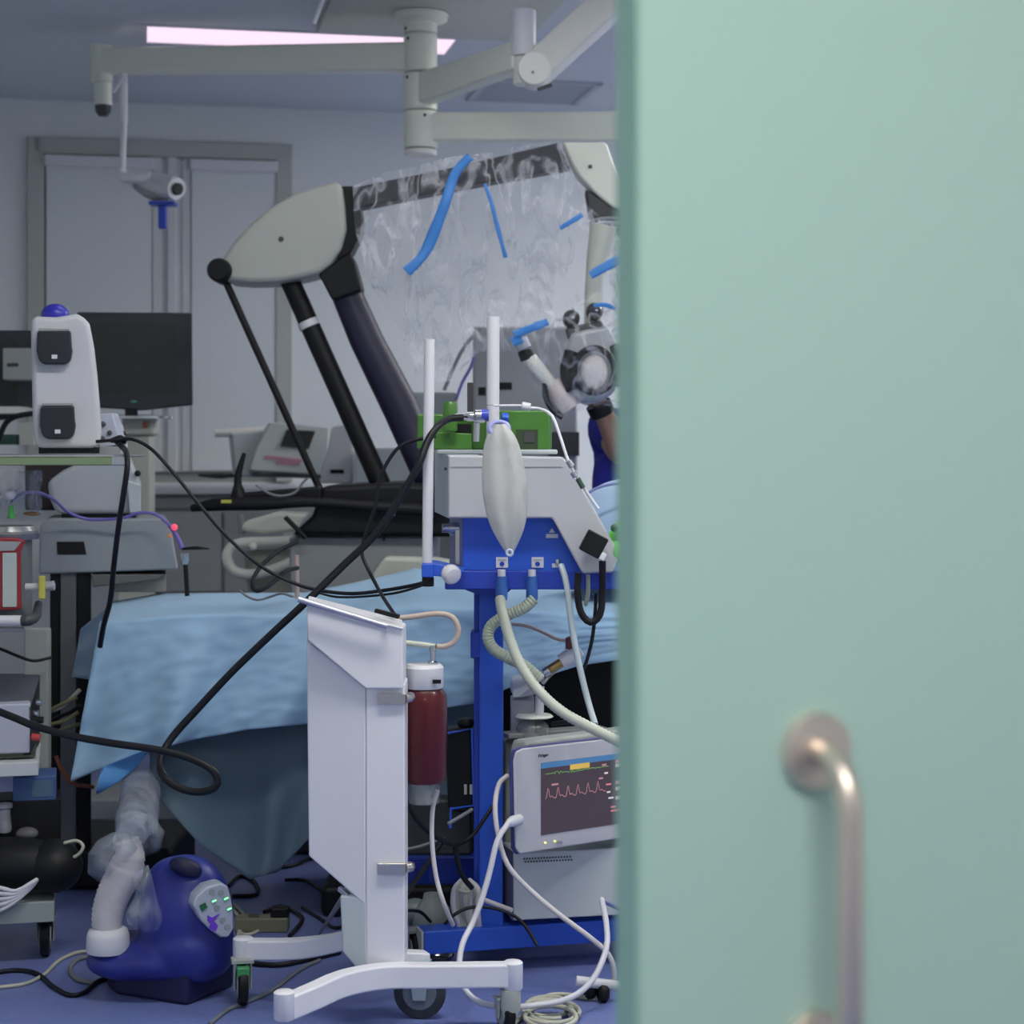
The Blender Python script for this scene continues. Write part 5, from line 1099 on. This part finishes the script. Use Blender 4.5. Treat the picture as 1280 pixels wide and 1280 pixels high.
obj('rod', MB().cyl(P(232, 706, 5.66), P(234, 745, 5.66), .007), BLACK, pv)
obj('side_probe', MB().tube([P(228, 686, 5.66), P(245, 685, 5.66), P(262, 686, 5.66)], [.004, .006, .002]), BLACK, pv)
th = thing('thermometer_stick', 'thin clear stick with pinkish marks on the white cart corner', 'stick', P(372, 748, 5.6))
obj('stick', MB().cyl(P(371.5, 748, 5.6), P(370.5, 694, 5.6), .007), mat('pink clear', (.45, .33, .32), .3), th)
# ------------------------------------------------------------ long hoses and cables
big = [(578, 522, 4.68), (560, 524, 4.66), (545, 535, 4.62), (533, 555, 4.6), (524, 580, 4.58), (506, 612, 4.58), (484, 648, 4.58), (462, 676, 4.58), (430, 706, 4.58), (380, 755, 4.56), (340, 792, 4.56), (290, 840, 4.56), (248, 885, 4.56), (215, 922, 4.55), (201, 948, 4.52), (203, 968, 4.5), (222, 984, 4.48), (246, 990, 4.47), (266, 986, 4.46), (272, 975, 4.46), (262, 960, 4.46), (235, 947, 4.47), (195, 937, 4.48), (140, 929, 4.5), (90, 920, 4.55), (45, 908, 4.6), (20, 898, 4.62), (-30, 878, 4.66)]
tag(obj('gas_hose', MB().tube([P(*q) for q in big], m(4.8, 4.56), seg=12), CABLEK), 'long thick black hose swooping from the steel fitting down across the blue drape', 'hose')
tag(obj('thin_hose', MB().tube([P(*q) for q in ((545, 545, 4.7), (520, 550, 4.7), (500, 558, 4.7), (486, 575, 4.7), (474, 600, 4.7), (470, 630, 4.7), (458, 665, 4.7), (452, 690, 4.7), (462, 715, 4.68), (478, 745, 4.6), (493, 768, 4.42))], m(2.4, 4.65)), CABLEK), 'thin black cable curving from the green device down to the white cart top', 'cable')
tag(obj('plug_bar', MB().bar(P(469, 763, 4.38), P(499, 771, 4.36), .012, .010), BLACK, bev=.002), 'short black plug lying on the slanted top of the white cart', 'plug')
tag(obj('ecg_cable', MB().tube([P(*q) for q in ((120, 552, 4.95), (145, 550, 4.95), (165, 549, 4.95), (190, 562, 4.9), (220, 595, 4.88), (250, 632, 4.86), (285, 672, 4.85), (325, 707, 4.85), (365, 728, 4.85), (400, 738, 4.84), (440, 742, 4.8), (480, 738, 4.76), (515, 732, 4.7), (530, 728, 4.64))], m(2.3, 4.85)), CABLEK), 'thin black cable running from the white console across to the black pole foot', 'cable')
tag(obj('second_cable', MB().tube([P(*q) for q in ((398, 741, 4.9), (420, 746, 4.9), (450, 746, 4.86), (490, 742, 4.8), (515, 736, 4.72), (530, 731, 4.65))], m(1.6, 4.8)), CABLEK), 'very thin black cable just below the console cable near the black pole foot', 'cable')
tag(obj('shelf_cable', MB().tube([P(*q) for q in ((145, 551, 4.96), (152, 558, 4.95), (158, 566, 4.88), (159, 585, 4.85), (154, 620, 4.86), (148, 660, 4.9), (142, 710, 4.95), (138, 750, 5.0), (130, 780, 5.05), (125, 808, 5.1))], m(3.6, 4.9)), CABLEK), 'black cable hanging from the right end of the top shelf to the drape', 'cable')
tag(obj('shelf_plug', MB().tube([P(138, 551, 4.97), P(150, 549, 4.97), P(158, 552, 4.97)], [.006, .012, .008]), BLACK), 'small black plug on the shelf beside the tall white console', 'plug')
tag(obj('bed_cable', MB().tube([P(*q) for q in ((372, 677, 5.6), (350, 688, 5.55), (328, 706, 5.5), (316, 725, 5.45), (318, 738, 5.4), (330, 736, 5.4), (345, 725, 5.45), (358, 714, 5.5), (372, 710, 5.55))], m(2.8, 5.5)), CABLEK), 'black cable loop standing above the draped table left of the thin stick', 'cable')
tag(obj('drape_cable', MB().tube([P(*q) for q in ((300, 738, 5.2), (308, 745, 5.15), (322, 750, 5.12), (338, 746, 5.12), (352, 742, 5.0), (366, 746, 4.8))], m(1.5, 5.1)), CABLEG), 'very thin grey cable lying on the drape edge near the cart rail', 'cable')
tag(obj('microscope_cable', MB().tube([P(*q) for q in ((320, 606, 6.1), (335, 616, 6.1), (350, 620, 6.1), (368, 616, 6.1), (378, 604, 6.1), (384, 598, 6.1))], m(1.6, 6.1)), CABLEG), 'thin grey cable sagging above the black microscope handle bar', 'cable')
tag(obj('sill_instrument', MB().tube([P(*q) for q in ((248, 594, 7.9), (275, 595, 7.9), (300, 594, 7.9), (345, 593, 7.4), (400, 596, 7.3))], [.006, .012, .007, .01, .008]), DKGREY), 'long thin dark instrument lying in front of the window sill', 'instrument')
tag(obj('hook_cable', MB().tube([P(*q) for q in ((745, 742, 4.8), (744, 765, 4.8), (740, 800, 4.8), (732, 830, 4.8), (726, 842, 4.8))], m(2.4, 4.8)), CABLEK), 'thin black cable passing behind the black U shaped hose', 'cable')
tag(obj('beige_tube', MB().tube([P(*q) for q in ((640, 780, 4.95), (660, 783, 4.95), (680, 791, 4.95), (700, 800, 4.95), (720, 799, 4.95))], m(2.2, 4.95)), TAN), 'thin tan tube in front of the drape right of the blue column', 'tube')
tag(obj('monitor_top_cable', MB().tube([P(*q) for q in ((690, 905, 4.75), (715, 902, 4.72), (740, 907, 4.68), (765, 918, 4.62), (800, 935, 4.6))], m(2.8, 4.7)), CABLEK), 'black cable lying along the top of the patient monitor', 'cable')
# white monitor cables
tag(obj('monitor_cable', MB().tube([P(*q) for q in ((636, 1028, 4.63), (622, 1050, 4.6), (612, 1090, 4.58), (602, 1125, 4.56), (590, 1155, 4.54), (578, 1180, 4.5), (574, 1210, 4.46), (580, 1235, 4.42), (600, 1253, 4.40), (635, 1259, 4.40), (675, 1256, 4.42), (705, 1250, 4.44), (728, 1238, 4.47), (745, 1218, 4.5), (758, 1185, 4.55), (758, 1155, 4.6), (752, 1124, 4.68))], m(3.8, 4.5)), CABLEW), 'thick white cable hanging in a wide loop from the monitor plug to the floor', 'cable')
tag(obj('long_cable', MB().tube([P(*q) for q in ((634, 970, 4.74), (624, 980, 4.70), (619, 1005, 4.66), (622, 1040, 4.64), (634, 1080, 4.63), (660, 1110, 4.63), (695, 1140, 4.62), (735, 1170, 4.62), (760, 1192, 4.62), (768, 1215, 4.62), (766, 1232, 4.62))], m(3.3, 4.65)), HOSEW), 'pale cable crossing diagonally in front of the grey drawer box', 'cable')
tag(obj('stub_cable', MB().tube([P(752, 1126, 4.7), P(765, 1132, 4.74), P(778, 1138, 4.78)], m(2.4, 4.7)), mat('blue grey cable', (.16, .2, .42), .5)), 'short blue grey cable end in front of the grey drawer box', 'cable')
tag(obj('pale_rod', MB().tube([P(603, 1124, 4.80), P(640, 1138, 4.76)], m(3, 4.8), smooth=False), HOSEW), 'short pale tube crossing the foot of the blue column', 'tube')
for pts, mt_, lab, r in (
    (((505, 985, 4.6), (512, 1010, 4.6), (530, 1035, 4.65), (550, 1050, 4.7), (570, 1056, 4.75), (590, 1045, 4.78), (608, 1020, 4.8), (618, 1005, 4.82)), CABLEK, 'black cable dipping from the red canister to the blue column', 2.6),
    (((500, 1128, 4.5), (520, 1100, 4.6), (540, 1072, 4.7), (555, 1048, 4.75)), CABLEK, 'black cable slanting up behind the lower clamp of the white cart', 3.0),
    (((568, 1055, 4.76), (572, 1075, 4.76), (578, 1095, 4.76), (590, 1110, 4.78)), CABLEK, 'black cable hanging onto the bundle of cream tubes', 3.4),
    (((556, 1155, 4.7), (570, 1142, 4.7), (590, 1134, 4.72), (620, 1136, 4.72), (650, 1150, 4.7), (672, 1182, 4.66)), CABLEK, 'thin black cable lying over the blue base beam', 2.2),
    (((505, 1138, 4.7), (525, 1140, 4.8), (538, 1152, 4.85)), CABLEK, 'thin black cable in front of the grey flask', 2.2),
    (((505, 1062, 4.7), (525, 1058, 4.72), (548, 1050, 4.75)), CABLEG, 'short grey cable beside the lower clamp of the white cart', 2.0),
    (((560, 1030, 4.7), (577, 1020, 4.72), (590, 1012, 4.75)), CABLEG, 'short grey cable at the blue wire bracket', 2.4)):
    tag(obj('black_cable' if mt_ is CABLEK else 'grey_cable', MB().tube([P(*q) for q in pts], m(r, 4.7)), mt_), lab, 'cable')
# floor cables (they lie on the floor)
def onfloor(pts, r, mt_, nm, lab, lift=0):
    ps_ = []
    for px, py in pts:
        Y = (EYE-r-lift)*F_PX/(py-HZ); ps_.append(P(px, py, Y))
    return tag(obj(nm, MB().tube(ps_, r), mt_), lab, 'cable')
onfloor([(-20, 1222), (0, 1215), (25, 1213), (48, 1218), (66, 1233), (88, 1244), (106, 1240), (120, 1228), (135, 1222)], .006, CABLEK, 'floor_cable', 'black cable snaking on the floor below the left trolley')
onfloor([(-10, 1235), (30, 1230), (55, 1218), (75, 1200), (100, 1190), (125, 1190)], .005, CABLEC, 'floor_cable', 'cream cable on the floor between trolley and warming unit')
onfloor([(125, 1196), (100, 1198), (88, 1210), (96, 1224), (120, 1229)], .006, CABLEG, 'floor_cable', 'grey cable bend on the floor at the left of the warming unit')
onfloor([(262, 1280), (285, 1262), (310, 1252), (340, 1238), (375, 1212), (400, 1200)], .005, CABLEG, 'floor_cable', 'thin grey cable on the floor between the two left casters')
onfloor([(310, 1204), (350, 1206), (390, 1198), (425, 1190)], .007, CABLEK, 'floor_cable', 'black cable on the floor under the rear arm of the white cart')
onfloor([(285, 1108), (300, 1095), (318, 1102), (320, 1118), (290, 1120)], .006, CABLEK, 'floor_cable', 'black cable loop on the floor right behind the warming unit')
onfloor([(330, 1140), (350, 1133), (368, 1140), (378, 1150), (362, 1170)], .006, CABLEK, 'floor_cable', 'black cable curling around the beige power strip')
onfloor([(378, 1134), (400, 1148), (420, 1160), (440, 1150)], .005, CABLEK, 'floor_cable', 'black cable on the floor left of the cart side panel')
onfloor([(338, 1086), (365, 1082), (385, 1074), (400, 1070)], .006, CABLEK, 'floor_cable', 'black cable on the floor under the slate blue drape hem')
onfloor([(356, 1100), (380, 1100), (400, 1112), (420, 1128)], .005, CABLEK, 'floor_cable', 'thin black cable under the table left of the white cart')
onfloor([(288, 1128), (300, 1138), (308, 1152), (300, 1165), (312, 1168), (330, 1160)], .005, CABLEC, 'floor_cable', 'cream cable beside the beige power strip')
onfloor([(290, 1135), (300, 1150), (298, 1168)], .005, CABLEC, 'floor_cable', 'short cream cable behind the rear caster')
pst = thing('power_strip', 'beige power strip lying on the floor behind the white cart base', 'power strip', P(330, 1162, 5.2))
Yp = EYE*F_PX/(1163-HZ)
obj('body', MB().box(Vector((X(328, Yp), Yp, .02)), (m(66, Yp), .055, .04)), mat('strip olive', (.17, .17, .11), .5), pst, bev=.004)
obj('plug', MB().box(Vector((X(350, Yp), Yp, .052)), (.05, .04, .03)), BLACK, pst, bev=.006)
obj('socket', MB().box(Vector((X(318, Yp), Yp, .041)), (.03, .03, .003)), DKGREY, pst)
onfloor([(412, 1130), (432, 1112), (420, 1125)], .004, CABLEG, 'floor_cable', 'tiny grey cable end under the cart side panel')
tag(obj('charger_lead', MB().tube([P(432, 1118, 4.40), P(420, 1135, 4.5), P(404, 1160, 4.7), P(392, 1180, 4.95)], [.008, .006, .004, .004]), CABLEG), 'grey lead hanging from the lower corner of the cart side panel', 'cable')
tag(obj('side_latch', MB().bar(P(424, 1110, 4.40), P(438, 1122, 4.38), .012, .012), STEEL, bev=.002), 'small steel latch under the cart side panel', 'latch')
# coil of cream cable bottom right
random.seed(3)
for k in range(5):
    cx_, cy_ = 690+random.uniform(-9, 9), 1258+k*3.2; Yk = (EYE-.006-.004*k)*F_PX/(cy_-HZ); c_ = P(cx_, cy_, Yk)
    mb = MB().ring(c_, .075+random.uniform(-.012, .012), .0055, axis=(random.uniform(-.03, .03), random.uniform(-.03, .03), 1), sx=1.05+random.uniform(-.1, .1), sy=.8+random.uniform(-.1, .2), a0=random.uniform(0, 90), a1=random.uniform(380, 430))
    tag(obj('coiled_cable', mb, CABLEC), 'cream cable turn of the coil on the floor at the foot of the door', 'cable', 'coil of cream cable on the floor')
onfloor([(640, 1282), (662, 1262), (682, 1246), (702, 1243), (725, 1246), (745, 1248)], .006, CABLEC, 'floor_cable', 'cream cable leading over the coil to the black caster')
# stand with white rod and black caster
rs = thing('rod_stand', 'white rod foot of a stand with a black caster beside the door', 'stand', fl(770, 4.62))
Yr = 4.58
obj('rod', MB().tube([P(720, 1226, Yr), P(860, 1243, Yr)], m(6.5, Yr), smooth=False, seg=16), WHITE, rs, bev=.002)
obj('caster', MB().lathe(fl(737, 4.6)+Vector((-.012, 0, .025)), [(.018, 0), (.025, .006), (.025, .02), (.018, .026)], axis=(1, .2, 0)), BLACK, rs)
obj('caster', MB().lathe(fl(741, 4.58)+Vector((.012, 0, .025)), [(.018, 0), (.025, .006), (.025, .02), (.018, .026)], axis=(1, .2, 0)), BLACK, rs)
obj('upright', MB().cyl(P(860, 1243, Yr), P(860, 800, Yr), .012), WHITE, rs)
for s_ in (fl(860, 4.75), fl(950, 4.62)):
    obj('rod', MB().tube([P(860, 1243, Yr), Vector((s_.x, s_.y, P(0, 1243, Yr).z))], m(6.5, Yr), smooth=False, seg=12), WHITE, rs); obj('caster', MB().ball(s_+Vector((0, 0, .025)), .025, (.6, 1, 1)), BLACK, rs)
sd_ = thing('steel_dish', 'small shiny steel dish on the floor under the blue base beam', 'dish', P(545, 1203, 4.75))
Yd = EYE*F_PX/(1203-HZ)
obj('bowl', MB().lathe((X(548, Yd), Yd, 0), [(.02, .002), (.035, .008), (.042, .02), (.038, .02), (.03, .01)]), STEEL, sd_)

# ------------------------------------------------------------ camera and light
cam = bpy.data.cameras.new('camera'); co_ = bpy.data.objects.new('camera', cam); C.objects.link(co_)
co_.location = (0, 0, EYE); co_.rotation_euler = (PI/2, 0, 0)
cam.sensor_width = 36; cam.lens = F_PX/1280*36; cam.shift_y = -(640-HZ)/1280
cam.clip_start = .05; cam.clip_end = 60
cam.dof.use_dof = True; cam.dof.focus_distance = 4.55; cam.dof.aperture_fstop = cam.lens/1000/.0165
bpy.context.scene.camera = co_
w = bpy.data.worlds.new('world'); bpy.context.scene.world = w; w.use_nodes = True
w.node_tree.nodes['Background'].inputs[0].default_value = (.5, .55, .65, 1); w.node_tree.nodes['Background'].inputs[1].default_value = .15
vs = bpy.context.scene.view_settings; vs.view_transform = 'Standard'; vs.look = 'None'; vs.gamma = 1; vs.use_curve_mapping = False; vs.exposure = 0
